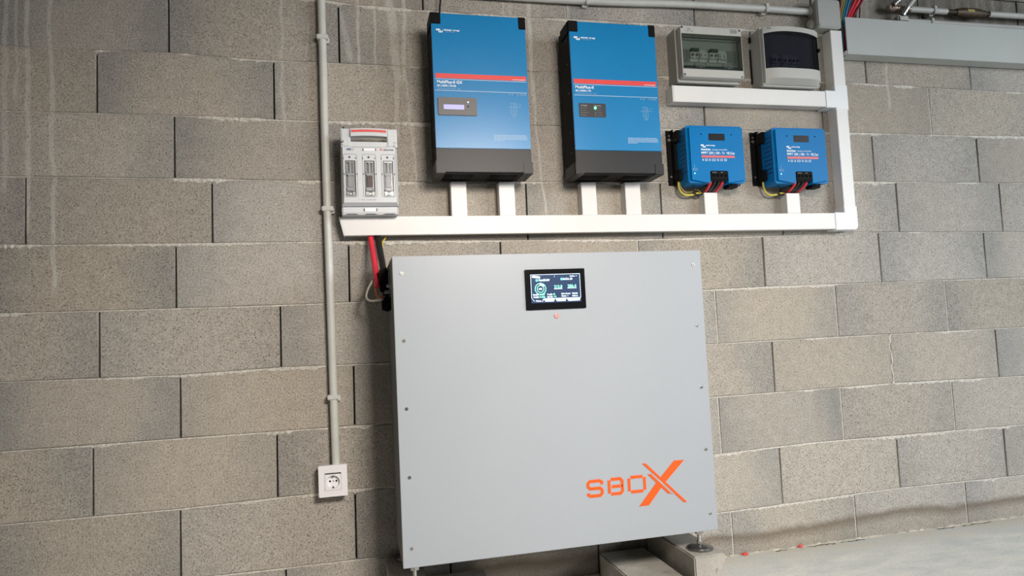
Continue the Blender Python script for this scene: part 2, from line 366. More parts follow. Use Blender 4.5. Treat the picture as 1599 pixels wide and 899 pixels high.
def plinth_material():
    m = bpy.data.materials.new('cast_concrete_block'); m.use_nodes = True; nt = m.node_tree; b = nt.nodes['Principled BSDF']
    tc = nt.nodes.new('ShaderNodeTexCoord'); P = tc.outputs['Object']
    a = noise_tex(nt, P, 14, 5, .6); f = noise_tex(nt, P, 150, 4, .6); s = noise_tex(nt, P, 45, 3, .5)
    c = mixc(nt, maprange(nt, a, .3, .7), (0.30, 0.285, 0.25), (0.42, 0.40, 0.36))
    c = mixc(nt, maprange(nt, s, .62, .7, 0, .6), c, (0.22, 0.18, 0.12))
    c = mixc(nt, maprange(nt, f, .45, .7, 0, .3), c, (0.20, 0.19, 0.17))
    nt.links.new(c, b.inputs['Base Color']); b.inputs['Roughness'].default_value = .85
    bp = nt.nodes.new('ShaderNodeBump'); bp.inputs['Strength'].default_value = .5; bp.inputs['Distance'].default_value = .002
    nt.links.new(f, bp.inputs['Height']); nt.links.new(bp.outputs[0], b.inputs['Normal'])
    return m
M['block'] = block_material(); M['floor'] = floor_material(); M['plinth'] = plinth_material()

# ---------------------------------------------------------------- structure: wall of concrete blocks
LINES = {  # bed joints seen in the photograph: (pixel x, pixel y)
 'A': [(498, 0), (570, 10), (690, 19), (800, 26), (1030, 38)],
 'B': [(0, 71), (150, 79), (262, 82), (400, 94), (498, 97), (683, 106), (825, 112), (1318, 129), (1400, 134), (1599, 145)],
 'C': [(0, 173), (270, 180), (430, 187), (520, 190), (690, 193), (1326, 207.5), (1599, 214)],
 'D': [(0, 275), (280, 279), (500, 283), (650, 284.5), (1335, 284), (1599, 286)],
 'E': [(0, 383), (330, 380), (400, 379), (545, 377), (1000, 374), (1189, 369), (1340, 363), (1599, 362)],
 'F': [(0, 490), (330, 480), (480, 475), (545, 472), (1096, 453), (1195, 448), (1377, 441), (1599, 433)],
 'G': [(0, 597), (280, 586), (440, 574), (600, 567), (1121, 537), (1310, 526), (1599, 511)],
 'H': [(0, 706), (280, 685), (430, 674), (610, 661), (1118, 620), (1400, 598), (1599, 587)],
 'I': [(0, 820), (280, 795), (430, 778), (550, 764), (610, 760), (1115, 710), (1260, 692)],
 'J': [(450, 887), (620, 867), (1140, 799), (1330, 772), (1406, 762), (1599, 742)]}
NOM = {'A': 1.912, 'B': 1.719, 'C': 1.526, 'D': 1.331, 'E': 1.132, 'F': .940, 'G': .742, 'H': .551, 'I': .353, 'J': .152}
ZL = {}
for k, pts in LINES.items(): ZL[k] = sorted(at(x, y, 0) for x, y in pts)
def zline(k, X):
    if k == 'floor': return -0.05
    if k == 'top1': return 2.108
    if k == 'top2': return 2.305
    if k == 'top3': return 2.5
    P = ZL[k]; n = NOM[k]
    if X <= P[0][0]: return P[0][1] + (n - P[0][1]) * min(1, (P[0][0] - X) / 1.0)
    if X >= P[-1][0]: return P[-1][1] + (n - P[-1][1]) * min(1, (X - P[-1][0]) / 1.0)
    for a, b in zip(P, P[1:]):
        if a[0] <= X <= b[0]: return a[1] + (b[1] - a[1]) * (X - a[0]) / (b[0] - a[0])
# head joints: course -> {index: (pixel x, pixel y at mid height, kind)}; kind 0 open gap, 1 flush, 2 mortared
HEADS = {
 ('top3', 'top2'): (.30, {}), ('top2', 'top1'): (.06, {}), ('top1', 'A'): (.30, {}),
 ('A', 'B'): (.522, {0: (263, 45, 0), 1: (529, 52, 0), 5: (1352, 112, 0), 6: (1515, 120, 0)}),
 ('B', 'C'): (.315, {0: (151, 127, 0), 1: (427.5, 141, 0), 6: (1452.5, 175, 1)}),
 ('C', 'D'): (.527, {0: (272, 232, 0), 5: (1364, 248, 0), 6: (1527.5, 250, 0)}),
 ('D', 'E'): (.121, {0: (39.5, 330, 0), 1: (331, 335, 0), 3: (822, 315, 0), 4: (1033, 328, 0), 5: (1220, 318, 0), 6: (1402, 326, 0), 7: (1563, 326, 0)}),
 ('E', 'F'): (.522, {0: (274.5, 430, 0), 1: (545, 425, 0), 4: (1193, 408, 0), 5: (1374, 402, 0), 6: (1538.5, 400, 0)}),
 ('F', 'G'): (.312, {0: (154.5, 538, 0), 1: (438, 526, 0), 4: (1119, 497, 1), 5: (1306.5, 487, 1), 6: (1478.5, 478, 1)}),
 ('G', 'H'): (.531, {0: (281.5, 635, 0), 1: (553, 618, 0), 4: (1208, 575, 0), 5: (1391.5, 558, 2), 6: (1557, 551, 0)}),
 ('H', 'I'): (.297, {0: (145, 752, 0), 1: (433, 730, 0), 4: (1124, 665, 1), 5: (1315.5, 650, 1), 6: (1489, 637, 1)}),
 ('I', 'J'): (.526, {0: (281.5, 846, 0), 1: (555.5, 819, 0), 4: (1220, 743, 0), 5: (1403.5, 724, 0), 6: (1570.5, 709, 0)}),
 ('J', 'floor'): (.318, {3: (1143, 823, 1), 4: (1336, 808, 1), 5: (1508, 776, 1), 0: None}),
}
HEADS[('J', 'floor')] = (.318 + .0, {1: None, 4: (1143, 823, 1)[:3], 5: (1336, 808, 1), 6: (1508, 776, 1)})
XMIN, XMAX = -1.8, 5.6
wb = bmesh.new(); uvl = wb.loops.layers.uv.new('UVMap'); cl = wb.loops.layers.float_color.new('tint')
mo = bmesh.new()
def add_block(x0, x1, kt, kb):
    g = .0013; n = max(2, int((x1 - x0) / .09)); ch = .0028; dp = .05; gz = .0016
    tint = (random.random(), random.random(), random.random(), 1); dy = random.uniform(-.0012, .0012)
    rows = []
    for i in range(n + 1):
        x = x0 + g + (x1 - x0 - 2 * g) * i / n
        zt = zline(kt, x) - gz + random.uniform(-.0007, .0007); zb = zline(kb, x) + gz + random.uniform(-.0007, .0007)
        xi = x + (ch if i == 0 else -ch if i == n else 0)
        rows.append(([Vector((x, dp, zb)), Vector((x, dy + ch, zb)), Vector((xi, dy, zb + ch)), Vector((xi, dy, zt - ch)), Vector((x, dy + ch, zt)), Vector((x, dp, zt))], i / n))
    vv = [[wb.verts.new(v) for v in r[0]] for r in rows]
    def face(vs, us):
        f = wb.faces.new(vs)
        for l, u in zip(f.loops, us): l[uvl].uv = (u, .5); l[cl] = tint
    for i in range(n):
        for j in range(5):
            face((vv[i][j], vv[i + 1][j], vv[i + 1][j + 1], vv[i][j + 1]), (rows[i][1], rows[i + 1][1], rows[i + 1][1], rows[i][1]))
    for i in (0, n): face(vv[i] if i == 0 else vv[i][::-1], [rows[i][1]] * 6)
def joint_x(entry, Y=0): return at(entry[0], entry[1], Y)[0]
for (kt, kb), (off, known) in HEADS.items():
    kn = {i: joint_x(e) for i, e in known.items() if e}
    kind = {i: e[2] for i, e in known.items() if e}
    xs = {}
    if kn:
        ks = sorted(kn)
        for i in range(-6, 14):
            if i in kn: xs[i] = kn[i]
            elif i < ks[0]: xs[i] = kn[ks[0]] - .5 * (ks[0] - i)
            elif i > ks[-1]: xs[i] = kn[ks[-1]] + .5 * (i - ks[-1])
            else:
                a = max(q for q in ks if q < i); b_ = min(q for q in ks if q > i); xs[i] = kn[a] + (kn[b_] - kn[a]) * (i - a) / (b_ - a)
    else:
        for i in range(-6, 14): xs[i] = off + .5 * i
    idx = [i for i in sorted(xs) if XMIN < xs[i] < XMAX]
    X = [XMIN] + [xs[i] for i in idx] + [XMAX]
    for a, b_ in zip(X, X[1:]):
        if b_ - a > .02: add_block(a, b_, kt, kb)
    for i in idx:
        k = kind.get(i, random.choice((0, 0, 1)))
        x = xs[i]
        if k:
            steps = 14; prev = None
            for s in range(steps + 1):
                zt, zb = zline(kt, x), zline(kb, x); z = zb + (zt - zb) * s / steps
                w = .0032 if k == 1 else random.uniform(.002, .0085); yy = .0020 if k == 1 else random.uniform(-.003, .002); jx = 0 if k == 1 else random.uniform(-.003, .003)
                cur = [mo.verts.new((x + jx - w, .006, z)), mo.verts.new((x + jx - w * .5, yy, z)), mo.verts.new((x + jx + w * .5, yy, z)), mo.verts.new((x + jx + w, .006, z))]
                if prev:
                    for q in range(3): mo.faces.new((prev[q], prev[q + 1], cur[q + 1], cur[q]))
                prev = cur
# bed joints: irregular mortar, in places squeezed out over the block below
for k in LINES:
    x = XMIN; prev = None; lump = 0; big = 0
    while x < XMAX:
        if random.random() < .09: lump = random.choice((0, 0, .15, .8, 1.3))
        big += (lump - big) * .35
        z = zline(k, x); up = .0016 + .0018 * big * random.random(); dn = .0032 + random.uniform(0, .0022) + .0115 * big * random.uniform(.25, 1.1)
        yy = .0038 - .0070 * big * random.uniform(.65, 1)
        cur = [mo.verts.new((x, .02, z + up)), mo.verts.new((x, yy, z + up * .6)), mo.verts.new((x, yy * .6 + random.uniform(-.0006, .0006), z - dn * .6)), mo.verts.new((x, .006, z - dn))]
        if prev:
            for q in range(3): mo.faces.new((prev[q], prev[q + 1], cur[q + 1], cur[q]))
        prev = cur; x += random.uniform(.006, .012)
wall = obj('wall_back', wb, M['block'], kind='structure')
wall.data.update()
mj = obj('mortar', mo, M['mortar'], wall, label='pale mortar of the wall joints')
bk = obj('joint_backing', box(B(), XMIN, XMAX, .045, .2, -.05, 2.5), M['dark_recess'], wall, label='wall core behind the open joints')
fl = obj('floor', box(B(), XMIN, XMAX, -5.2, .04, -.08, 0), M['floor'], kind='structure')
obj('ceiling', box(B(), XMIN, XMAX, -5.2, .04, 2.46, 2.60), mat('grey_concrete_ceiling', (.20, .19, .18), .9, noise=.1, nscale=6, bump=.3), kind='structure')  # unseen ceiling, put in to block sky light from the wall top
cm = mat('side_wall_concrete', (.33, .31, .28), .9, noise=.1, nscale=6, bump=.3)
obj('wall_left', box(B(), XMIN - .15, XMIN, -5.2, .04, 0, 2.46), cm, kind='structure')  # unseen room wall, put in to keep ambient light off left-facing sides
obj('wall_front', box(B(), XMIN, 4.4, -5.35, -5.2, 0, 2.46), cm, kind='structure')  # unseen room wall, put in to shut out ambient light from behind
# crumbled edge where the slab meets the wall
cb = bmesh.new(); x = 2.1; prev = None
while x < XMAX:
    w = random.uniform(.003, .014); h = random.uniform(.001, .006)
    cur = [cb.verts.new((x, -.0002, h)), cb.verts.new((x, -w * .5, h * .7)), cb.verts.new((x, -w, -.0005))]
    if prev:
        for q in range(2): cb.faces.new((prev[q], prev[q + 1], cur[q + 1], cur[q]))
    prev = cur; x += random.uniform(.01, .03)
obj('floor_edge_mortar', cb, mat('sandy_mortar_edge', (.46, .43, .35), .9, noise=.3, nscale=90, bump=.5), fl)
cb = bmesh.new()
for (a, b_) in ((2.60, 2.72), (2.74, 2.84), (3.16, 3.24), (3.27, 3.42), (2.47, 2.52)):
    x = a; prev = None
    while x < b_:
        w = random.uniform(.001, .005); y = -.016 + random.uniform(-.004, .004)
        cur = [cb.verts.new((x, y + w, .0006)), cb.verts.new((x, y - w, .0006))]
        if prev: cb.faces.new((prev[0], prev[1], cur[1], cur[0]))
        prev = cur; x += random.uniform(.006, .014)
obj('floor_edge_crack', cb, M['dark_recess'], fl)

# ---------------------------------------------------------------- battery cabinet
cx0, cx1, cz0, cz1, cy = 1.148, 2.088, .198, 1.0455, -.310
cab = thing('battery_cabinet', 'large light grey battery cabinet with orange SBOX emblem and small lit screen, below the trunking', 'cabinet', (1.618, -.16, .14))
obj('housing', box(B(), cx0, cx1, cy + .002, -.012, cz0, cz1, .0012, 1), M['cabshade'], cab, label='grey sheet-metal side and top, darkened for shade')
obj('front_panel', box(B(), cx0, cx1, cy - .0015, cy + .0018, cz0, cz1, .001, 2), M['cab'], cab)
fy = cy - .0015
for x, z in [(1.1727, .9980), (1.1727, .811), (1.1729, .6247), (1.1740, .439), (1.1730, .2492), (2.062, 1.001), (2.063, .8137), (2.0635, .6264), (2.0649, .4391), (2.066, .2483)]:
    s = bmesh.new(); cyl(s, (x, fy - .001, z), .0048, .0024, n=16, r2=.0048, bev=.0006)
    sc = obj('panel_screw', s, M['steel'], cab, smooth=True)
    obj('hex_recess', cyl(B(), (x, fy - .00235, z), .0017, .0004, n=6), M['deep'], sc)
# emblem: S B O in stencil strokes, then the large crossed X
def quadpx(bm, pts, y=fy):
    prism(bm, [at(px, py, y) for px, py in pts], y - .0012, y + .0005)
def stroke(bm, P, w):
    """constant width band through points given in metres (x, z) with mitred ends"""
    P = [Vector(p) for p in P]; L = []; R_ = []
    for i, p in enumerate(P):
        d0 = (p - P[i - 1]).normalized() if i else None; d1 = (P[i + 1] - p).normalized() if i < len(P) - 1 else None
        d = ((d0 or d1) + (d1 or d0)).normalized(); nn = Vector((-d.y, d.x))
        k = w / 2 / max(.4, nn.dot(Vector((-(d1 or d0).y, (d1 or d0).x))))
        L.append(p + nn * k); R_.append(p - nn * k)
    for i in range(len(P) - 1):
        prism(bm, [(L[i].x, L[i].y), (L[i + 1].x, L[i + 1].y), (R_[i + 1].x, R_[i + 1].y), (R_[i].x, R_[i].y)], fy - .0012, fy + .0005)
em = bmesh.new(); w = .0086; zb, zt = .3365, .3785; zm = (zb + zt) / 2; c = .0065
def letters(x0, x1, which):
    l, r = x0 + w / 2, x1 - w / 2
    if which == 'S':
        stroke(em, [(r, zt - .011), (r, zt - c + .002), (r - c, zt), (l + c, zt), (l, zt - c), (l, zm + c), (l + c, zm), (r - c, zm), (r, zm - c), (r, zb + c), (r - c, zb), (l + c, zb), (l, zb + c - .002), (l, zb + .009)], w)
    if which == 'B':
        g = .0022
        stroke(em, [(l, zb + .0022), (l, zt - .0022)], w)
        stroke(em, [(l + .0055, zt), (r - c, zt), (r, zt - c), (r, zm + .004), (r - .004, zm + .0005)], w)
        stroke(em, [(r - .004, zm - .0005), (r, zm - .004), (r, zb + c), (r - c, zb), (l + .0055, zb)], w)
        stroke(em, [(l + w * .9, zm), (r - .007, zm)], w)
    if which == 'O':
        g = .0025
        stroke(em, [(l, zb + .0025), (l, zt - .0025)], w); stroke(em, [(r, zb + .0025), (r, zt - .0025)], w)
        stroke(em, [(l + .0055, zt), (r - .0055, zt)], w); stroke(em, [(l + .0055, zb), (r - .0055, zb)], w)
letters(1.679, 1.7305, 'S'); letters(1.744, 1.7935, 'B'); letters(1.806, 1.8635, 'O')
prism(em, [(1.8384, .2925), (1.8690, .2930), (1.9200, .3495), (1.9900, .4140), (1.9575, .4150), (1.8930, .3525)][::-1], fy - .0012, fy + .0005)
obj('orange_emblem', em, M['orange'], cab, label='orange stencilled SBOX emblem')
em = bmesh.new()
prism(em, [(1.8555, .4150), (1.8660, .4150), (1.9915, .2905), (1.9810, .2905)], fy - .0016, fy + .0005)
prism(em, [(1.8700, .3825), (1.8800, .3825), (1.9420, .3205), (1.9320, .3205)], fy - .0016, fy + .0005)
obj('emblem_cross_bar', em, M['orange'], cab, label='thin orange cross bars of the emblem')
em = bmesh.new()
prism(em, [(1.8800, .3830), (1.8868, .3830), (1.9520, .3178), (1.9452, .3178)], fy - .0019, fy + .0005)
obj('emblem_gap', em, M['cab'], cab, label='thin grey gap between the cross bars')
# screen
scr = obj('display', prism(B(), rrect(1.5245, 1.7065, .8815, .9985, .002, 3), fy - .006, fy + .001, .0012), M['gloss_black'], cab, label='black bezelled touch display, lit')
sy = fy - .0065
obj('screen', rect(B(), 1.5400, 1.6915, .9005, .9840, sy), M['scr_bg'], scr, label='dark navy lit screen')
sw = bmesh.new(); y = sy - .0003
X0, X1, Z0, Z1 = 1.5405, 1.6910, .9010, .9835
def sr(bm, a, b_, c_, d): rect(bm, X0 + a, X0 + b_, Z1 - d, Z1 - c_, y)
sr(sw, 0, .1505, 0, .0012); sr(sw, 0, .0012, 0, .068); sr(sw, .1493, .1505, 0, .070)
flat(sw, [(X0, Z1 - .068), (X0 + .0012, Z1 - .068), (X0 + .010, Z1 - .078), (X0 + .0085, Z1 - .078)], y)
for a, b_ in ((.038, .071), (.0735, .106), (.108, .1495)):
    flat(sw, [(X0 + a - .002, Z1 - .070), (X0 + b_, Z1 - .070), (X0 + b_ - .004, Z1 - .0795), (X0 + a + .003, Z1 - .0795)], y)
flat(sw, [(X0 + .036, Z1 - .070), (X0 + .038, Z1 - .070), (X0 + .033, Z1 - .080), (X0 + .031, Z1 - .080)], y)
text(sw, 'Home', X0 + .013, Z1 - .079, y, .0052, .016, bold=.0002)
for px, py, rx in ((.011, .0065, .0075), (.019, .0075, .009), (.0255, .0085, .0035)):
    flat(sw, [(X0 + px + rx * math.cos(t * PI / 8), Z1 - py + .0032 * math.sin(t * PI / 8)) for t in range(16)], y)
text(sw, 'Vbat:53.36V', X0 + .0235, Z1 - .0195, y, .0056, .034, bold=.00035)
text(sw, 'SoC:A, 80', X0 + .0985, Z1 - .0175, y, .0056, .028, bold=.00035)
text(sw, 'Online  +', X0 + .119, Z1 - .0085, y, .0034, .022, bold=.0002); text(sw, '1', X0 + .071, Z1 - .009, y, .0045, .0015, bold=.0002)
text(sw, 'Max(V):', X0 + .005, Z1 - .0605, y, .0040, .017, bold=.0003); text(sw, 'Min(V):', X0 + .006, Z1 - .0675, y, .0040, .017, bold=.0003)
text(sw, 'Temp(C):', X0 + .0475, Z1 - .0605, y, .0040, .016, bold=.0003); text(sw, 'Cycle(s):', X0 + .0475, Z1 - .0675, y, .0040, .017, bold=.0003)
text(sw, 'State: Normal', X0 + .091, Z1 - .0595, y, .0037, .027, bold=.0003); text(sw, 'Mode:  1', X0 + .091, Z1 - .0665, y, .0037, .020, bold=.0003)
text(sw, 'Default', X0 + .124, Z1 - .0595, y, .0037, .017, bold=.0003); text(sw, 'Balance', X0 + .124, Z1 - .0665, y, .0037, .017, bold=.0003)
text(sw, '80%', X0 + .0235, Z1 - .0445, y, .0045, .010, bold=.0004)
rect(sw, X0 + .0695, X0 + .0945, Z1 - .0440, Z1 - .0425, y); rect(sw, X0 + .1105, X0 + .138, Z1 - .0430, Z1 - .0415, y)
obj('screen_text', sw, M['scr_white'], scr, label='white glowing screen text and tabs')
sg = bmesh.new()
def ring(bm, cx, cz, r0, r1, a0, a1, n=28):
    for i in range(n):
        t0 = math.radians(a0 + (a1 - a0) * i / n); t1 = math.radians(a0 + (a1 - a0) * (i + 1) / n)
        flat(bm, [(cx + r0 * math.cos(t0), cz + r0 * math.sin(t0)), (cx + r1 * math.cos(t0), cz + r1 * math.sin(t0)), (cx + r1 * math.cos(t1), cz + r1 * math.sin(t1)), (cx + r0 * math.cos(t1), cz + r0 * math.sin(t1))], y - .0001)
ring(sg, X0 + .0285, Z1 - .042, .0150, .0172, 0, 360); ring(sg, X0 + .0285, Z1 - .042, .0090, .0110, 0, 360)
text(sg, '212.8', X0 + .070, Z1 - .0415, y, .0090, .0245, bold=.0004); text(sg, '206.4', X0 + .111, Z1 - .0405, y, .0090, .0265, bold=.0004)
text(sg, '3.337', X0 + .0245, Z1 - .0605, y, .0042, .017, bold=.0003); text(sg, '3.332', X0 + .0245, Z1 - .0675, y, .0042, .017, bold=.0003)
text(sg, '25', X0 + .066, Z1 - .0605, y, .0042, .0055, bold=.0003); text(sg, '1.2', X0 + .067, Z1 - .0675, y, .0042, .008, bold=.0003)
obj('screen_figures', sg, M['scr_green'], scr, label='green glowing rings and numbers')
sg = bmesh.new(); ring(sg, X0 + .0285, Z1 - .042, .0108, .0172, 35, 100, 10)
obj('gauge_arc', sg, M['scr_white'], scr)
sg = bmesh.new()
for px, pz in ((.0185, .0170), (.094, .0150)): prism(sg, rrect(X0 + px - .0035, X0 + px + .0035, Z1 - pz - .0033, Z1 - pz + .0033, .0015, 3), y - .0002, y)
obj('screen_icons', sg, M['scr_cyan'], scr)
bt = obj('power_button', cyl(B(), (1.6155, fy - .001, .8617), .0075, .003, n=24, bev=.0008), M['steel'], cab, smooth=True, label='small round power button ringed in red light')
b2 = bmesh.new(); torus(b2, (1.6155, fy - .0028, .8617), .0056, .0007, 24, 6); cyl(b2, (1.6155, fy - .0028, .8617), .0012, .0006, n=10); obj('lit_ring', b2, M['led_red'], bt)
# feet
def foot(x, yy, name_label=None):
    f = bmesh.new(); z0 = .140
    cyl(f, (x, yy, z0 + .003), .0395, .006, 'Z', 40, bev=.001)
    t = bmesh.new(); bmesh.ops.create_uvsphere(t, u_segments=32, v_segments=12, radius=1)
    bmesh.ops.delete(t, geom=[v for v in t.verts if v.co.z < -.01], context='VERTS')
    bmesh.ops.scale(t, vec=(.037, .037, .0095), verts=t.verts); bmesh.ops.translate(t, vec=(x, yy, z0 + .005), verts=t.verts); merge(f, t)
    o = obj('levelling_foot', f, M['darksteel'], cab, smooth=True, label='grey metal levelling foot')
    s = bmesh.new(); cyl(s, (x, yy, .175), .0055, .056, 'Z', 16)
    for k in range(9): cyl(s, (x, yy, .166 + k * .0034), .0065, .0012, 'Z', 16)
    obj('threaded_rod', s, M['steel'], o, smooth=True)
    n = bmesh.new(); cyl(n, (x, yy, .1905), .013, .011, 'Z', 6, bev=.0008); cyl(n, (x, yy, .160), .0085, .008, 'Z', 6, bev=.0006); obj('hex_nut', n, M['steel'], o)
for x, yy in ((2.038, -.285), (1.180, -.288), (2.038, -.045), (1.180, -.045)): foot(x, yy)
# side sockets where the cables end
pl = bmesh.new(); box(pl, 1.128, 1.149, -.184, -.140, .900, .945, .004); cyl(pl, (1.133, -.162, .918), .016, .022, 'X', 20, bev=.002)
obj('power_inlet', pl, M['black'], cab, smooth=True, label='black plug-in terminal on the side')
pl = bmesh.new(); cyl(pl, (1.140, -.160, .955), .008, .018, 'X', 12); cyl(pl, (1.143, -.16, .975), .006, .012, 'X', 12)
obj('side_fitting', pl, M['steel'], cab, smooth=True)

# ---------------------------------------------------------------- concrete blocks carrying the cabinet
def plinth(label, x0, x1, y0, y1, h, seed, rough=.0012):
    random.seed(seed); t = bmesh.new(); bmesh.ops.create_cube(t, size=1)
    bmesh.ops.scale(t, vec=(x1 - x0, y1 - y0, h), verts=t.verts)
    bmesh.ops.bevel(t, geom=t.edges[:], offset=.004, segments=2, affect='EDGES')
    for v in t.verts: v.co += Vector((math.copysign(random.uniform(-rough, rough), 1), random.uniform(-rough, rough), 0)) * .4
    zmin = min(v.co.z for v in t.verts)
    bmesh.ops.translate(t, vec=((x0 + x1) / 2, (y0 + y1) / 2, -zmin), verts=t.verts)
    top = max(v.co.z for v in t.verts)
    bmesh.ops.scale(t, vec=(1, 1, h / top), verts=t.verts)
    o = obj('concrete_block', t, M['plinth'], origin=((x0 + x1) / 2, (y0 + y1) / 2, 0))
    return tag(o, label, 'block', 'concrete blocks on the floor under the cabinet')
plinth('upright concrete block with the right-hand steel foot of the cabinet standing on it', 1.984, 2.085, -.350, -.014, .14, 1)
plinth('low flat concrete block lying beside the block that carries the cabinet\'s right foot', 1.806, 1.966, -.62, -.030, .078, 2)
plinth('upright concrete block under the left-hand foot of the cabinet, below the socket side', 1.114, 1.216, -.350, -.012, .14, 3)
plinth('low flat concrete block in the shade beneath the left half of the cabinet', 1.253, 1.413, -.50, -.044, .08, 4)
random.seed(11)

# ---------------------------------------------------------------- white trunking
def trunk_h(bm, x0, x1, z0, z1, y):
    box(bm, x0, x1, y + .004, -.001, z0 + .0015, z1 - .0015, .0006, 1); box(bm, x0, x1, y, y + .006, z0, z1, .0016, 2)
t = bmesh.new(); prism(t, [(1.010, 1.2025), (1.018, 1.1475), (2.800, 1.1475), (2.800, 1.2025)], -.046, -.001)
prism(t, [(1.0065, 1.2040), (1.020, 1.1450), (2.800, 1.1450), (2.800, 1.2040)], -.051, -.045, .0012)
mt = obj('cable_trunking', t, M['pvc'], origin=(1.9, 0, 1.145)); tag(mt, 'long horizontal white cable trunking just above the grey cabinet', 'trunking')
tl = bmesh.new(); prism(tl, [(1.0045, 1.2045), (1.0070, 1.2045), (1.0205, 1.1448), (1.018, 1.1448)], -.050, -.001); obj('end_cap', tl, M['pvc_cool'], mt)
t = bmesh.new(); box(t, 2.837, 2.885, -.046, -.001, 1.226, 1.6005, .0006, 1); box(t, 2.8355, 2.8865, -.051, -.045, 1.226, 1.6005, .0016)
vt = obj('cable_trunking', t, M['pvc'], origin=(2.86, 0, 1.226)); tag(vt, 'vertical white cable trunking right of the rightmost blue charge controller', 'trunking')
t = bmesh.new(); box(t, 2.837, 2.885, -.046, -.001, 1.689, 1.906, .0006, 1); box(t, 2.8355, 2.8865, -.051, -.045, 1.689, 1.906, .0016)
vt = obj('cable_trunking', t, M['pvc'], origin=(2.86, 0, 1.689)); tag(vt, 'short vertical white cable trunking directly under the grey junction box', 'trunking')
t = bmesh.new(); box(t, 2.170, 2.800, -.046, -.001, 1.610, 1.6655, .0006, 1); box(t, 2.1695, 2.800, -.051, -.045, 1.608, 1.667, .0016)
ut = obj('cable_trunking', t, M['pvc'], origin=(2.485, 0, 1.608)); tag(ut, 'horizontal white cable trunking under the two breaker boxes', 'trunking')
obj('end_cap', box(B(), 2.166, 2.1698, -.0505, -.001, 1.6075, 1.6675, .001), M['pvc_cool'], ut)
# angle and tee covers
cnr = bmesh.new(); pts = [(2.792, 1.1415), (2.876, 1.1415), (2.886, 1.146), (2.8895, 1.156), (2.8895, 1.2285), (2.8335, 1.2285), (2.8335, 1.2060), (2.792, 1.2060)]
prism(cnr, pts, -.0535, -.001, .002); cc = obj('trunking_corner_cover', cnr, M['pvc_cool'], origin=(2.84, 0, 1.1415)); tag(cc, 'moulded white corner cover at the bottom right end of the long trunking', 'trunking cover')
cnr = bmesh.new(); pts = [(2.792, 1.6050), (2.8335, 1.6050), (2.8335, 1.598), (2.8895, 1.598), (2.8895, 1.692), (2.8335, 1.692), (2.8335, 1.6695), (2.792, 1.6695)]
prism(cnr, pts, -.0535, -.001, .002); cc = obj('trunking_tee_cover', cnr, M['pvc_cool'], origin=(2.84, 0, 1.598)); tag(cc, 'moulded white tee cover where the upper trunking meets the vertical one', 'trunking cover')
def stub(x0, x1, z1, label, z0=1.2045):
    t = bmesh.new(); box(t, x0 + .0008, x1 - .0008, -.037, -.001, z0, z1, .0005, 1); box(t, x0, x1, -.042, -.036, z0, z1, .0014)
    o = obj('trunking_stub', t, M['pvc'], origin=((x0 + x1) / 2, 0, z0)); tag(o, label, 'trunking', 'short upright trunking stubs')
stub(1.361, 1.412, 1.3185, 'white trunking stub under the left side of the inverter with the display')
stub(1.521, 1.574, 1.3185, 'white trunking stub under the right side of the inverter with the display')
stub(1.8085, 1.862, 1.3185, 'white trunking stub under the left side of the inverter with the green light')
stub(1.968, 2.0245, 1.3185, 'white trunking stub under the right side of the inverter with the green light')
stub(2.268, 2.320, 1.2825, 'white trunking stub under the left charge controller, its cables going in at the top')
stub(2.601, 2.656, 1.2805, 'white trunking stub under the right charge controller, its cables going in at the top')

# ---------------------------------------------------------------- conduits
def clip_pipe(bm, c, r, axis):
    x, y, z = c
    if axis == 'Z':
        box(bm, x - r - .004, x + r + .006, y - r - .003, y + .006, z - .0075, z + .0075, .002)
        box(bm, x - r - .002, x + r + .009, y + .004, -.001, z - .013, z + .005, .001)
    else:
        box(bm, x - .0075, x + .0075, y - r - .003, y + .006, z - r - .004, z + r + .004, .002)
        box(bm, x - .016, x + .002, y + .004, -.001, z - r - .008, z + r, .001)
cv = thing('electrical_conduit', 'vertical light grey conduit pipe running down the wall to the white socket', 'pipe', (.970, -.02, .442))
obj('pipe', tube(B(), [(.9700, -.021, 2.455), (.9700, -.021, 2.10), (.9705, -.021, 1.79), (.9690, -.021, 1.50), (.9695, -.021, 1.23), (.9710, -.021, .90), (.9715, -.021, .64), (.9725, -.022, .440)], .0125, 20), M['conduit'], cv, smooth=True)
for z in (1.787, 1.234, .647): c = bmesh.new(); clip_pipe(c, (.9700, -.021, z), .0125, 'Z'); obj('pipe_clip', c, M['conduit'], cv)
ch = thing('electrical_conduit', 'horizontal light grey conduit pipe running along the top of the wall into the junction box', 'pipe', (2.2, -.02, 1.98))
obj('pipe', tube(B(), [(1.215, -.021, 2.455), (1.215, -.021, 2.10), (1.225, -.021, 2.01), (1.28, -.021, 1.972), (1.42, -.021, 1.966), (1.88, -.021, 1.969), (2.18, -.021, 1.9805), (2.45, -.021, 1.986), (2.772, -.021, 1.9875)], .0125, 20), M['conduit'], ch, smooth=True)
for x, z in ((1.874, 1.969), (2.586, 1.987)): c = bmesh.new(); clip_pipe(c, (x, -.021, z), .0125, 'X'); obj('pipe_clip', c, M['conduit'], ch)

# ---------------------------------------------------------------- socket
so = thing('power_socket', 'white square surface-mounted power socket at the lower end of the vertical conduit', 'socket', (.9630, 0, .3500))
obj('back_box', box(B(), .926, 1.000, -.034, -.001, .357, .438, .003), mat('warm_white_socket_box', (.70, .68, .64), .4, noise=.02), so, smooth=True)
fr = bmesh.new(); shell(fr, .9205, 1.0050, .3500, .4435, -.0455, -.030, .0181, .003, 0, .0225); obj('frame', fr, M['socket'], so, smooth=True)
ins = bmesh.new()
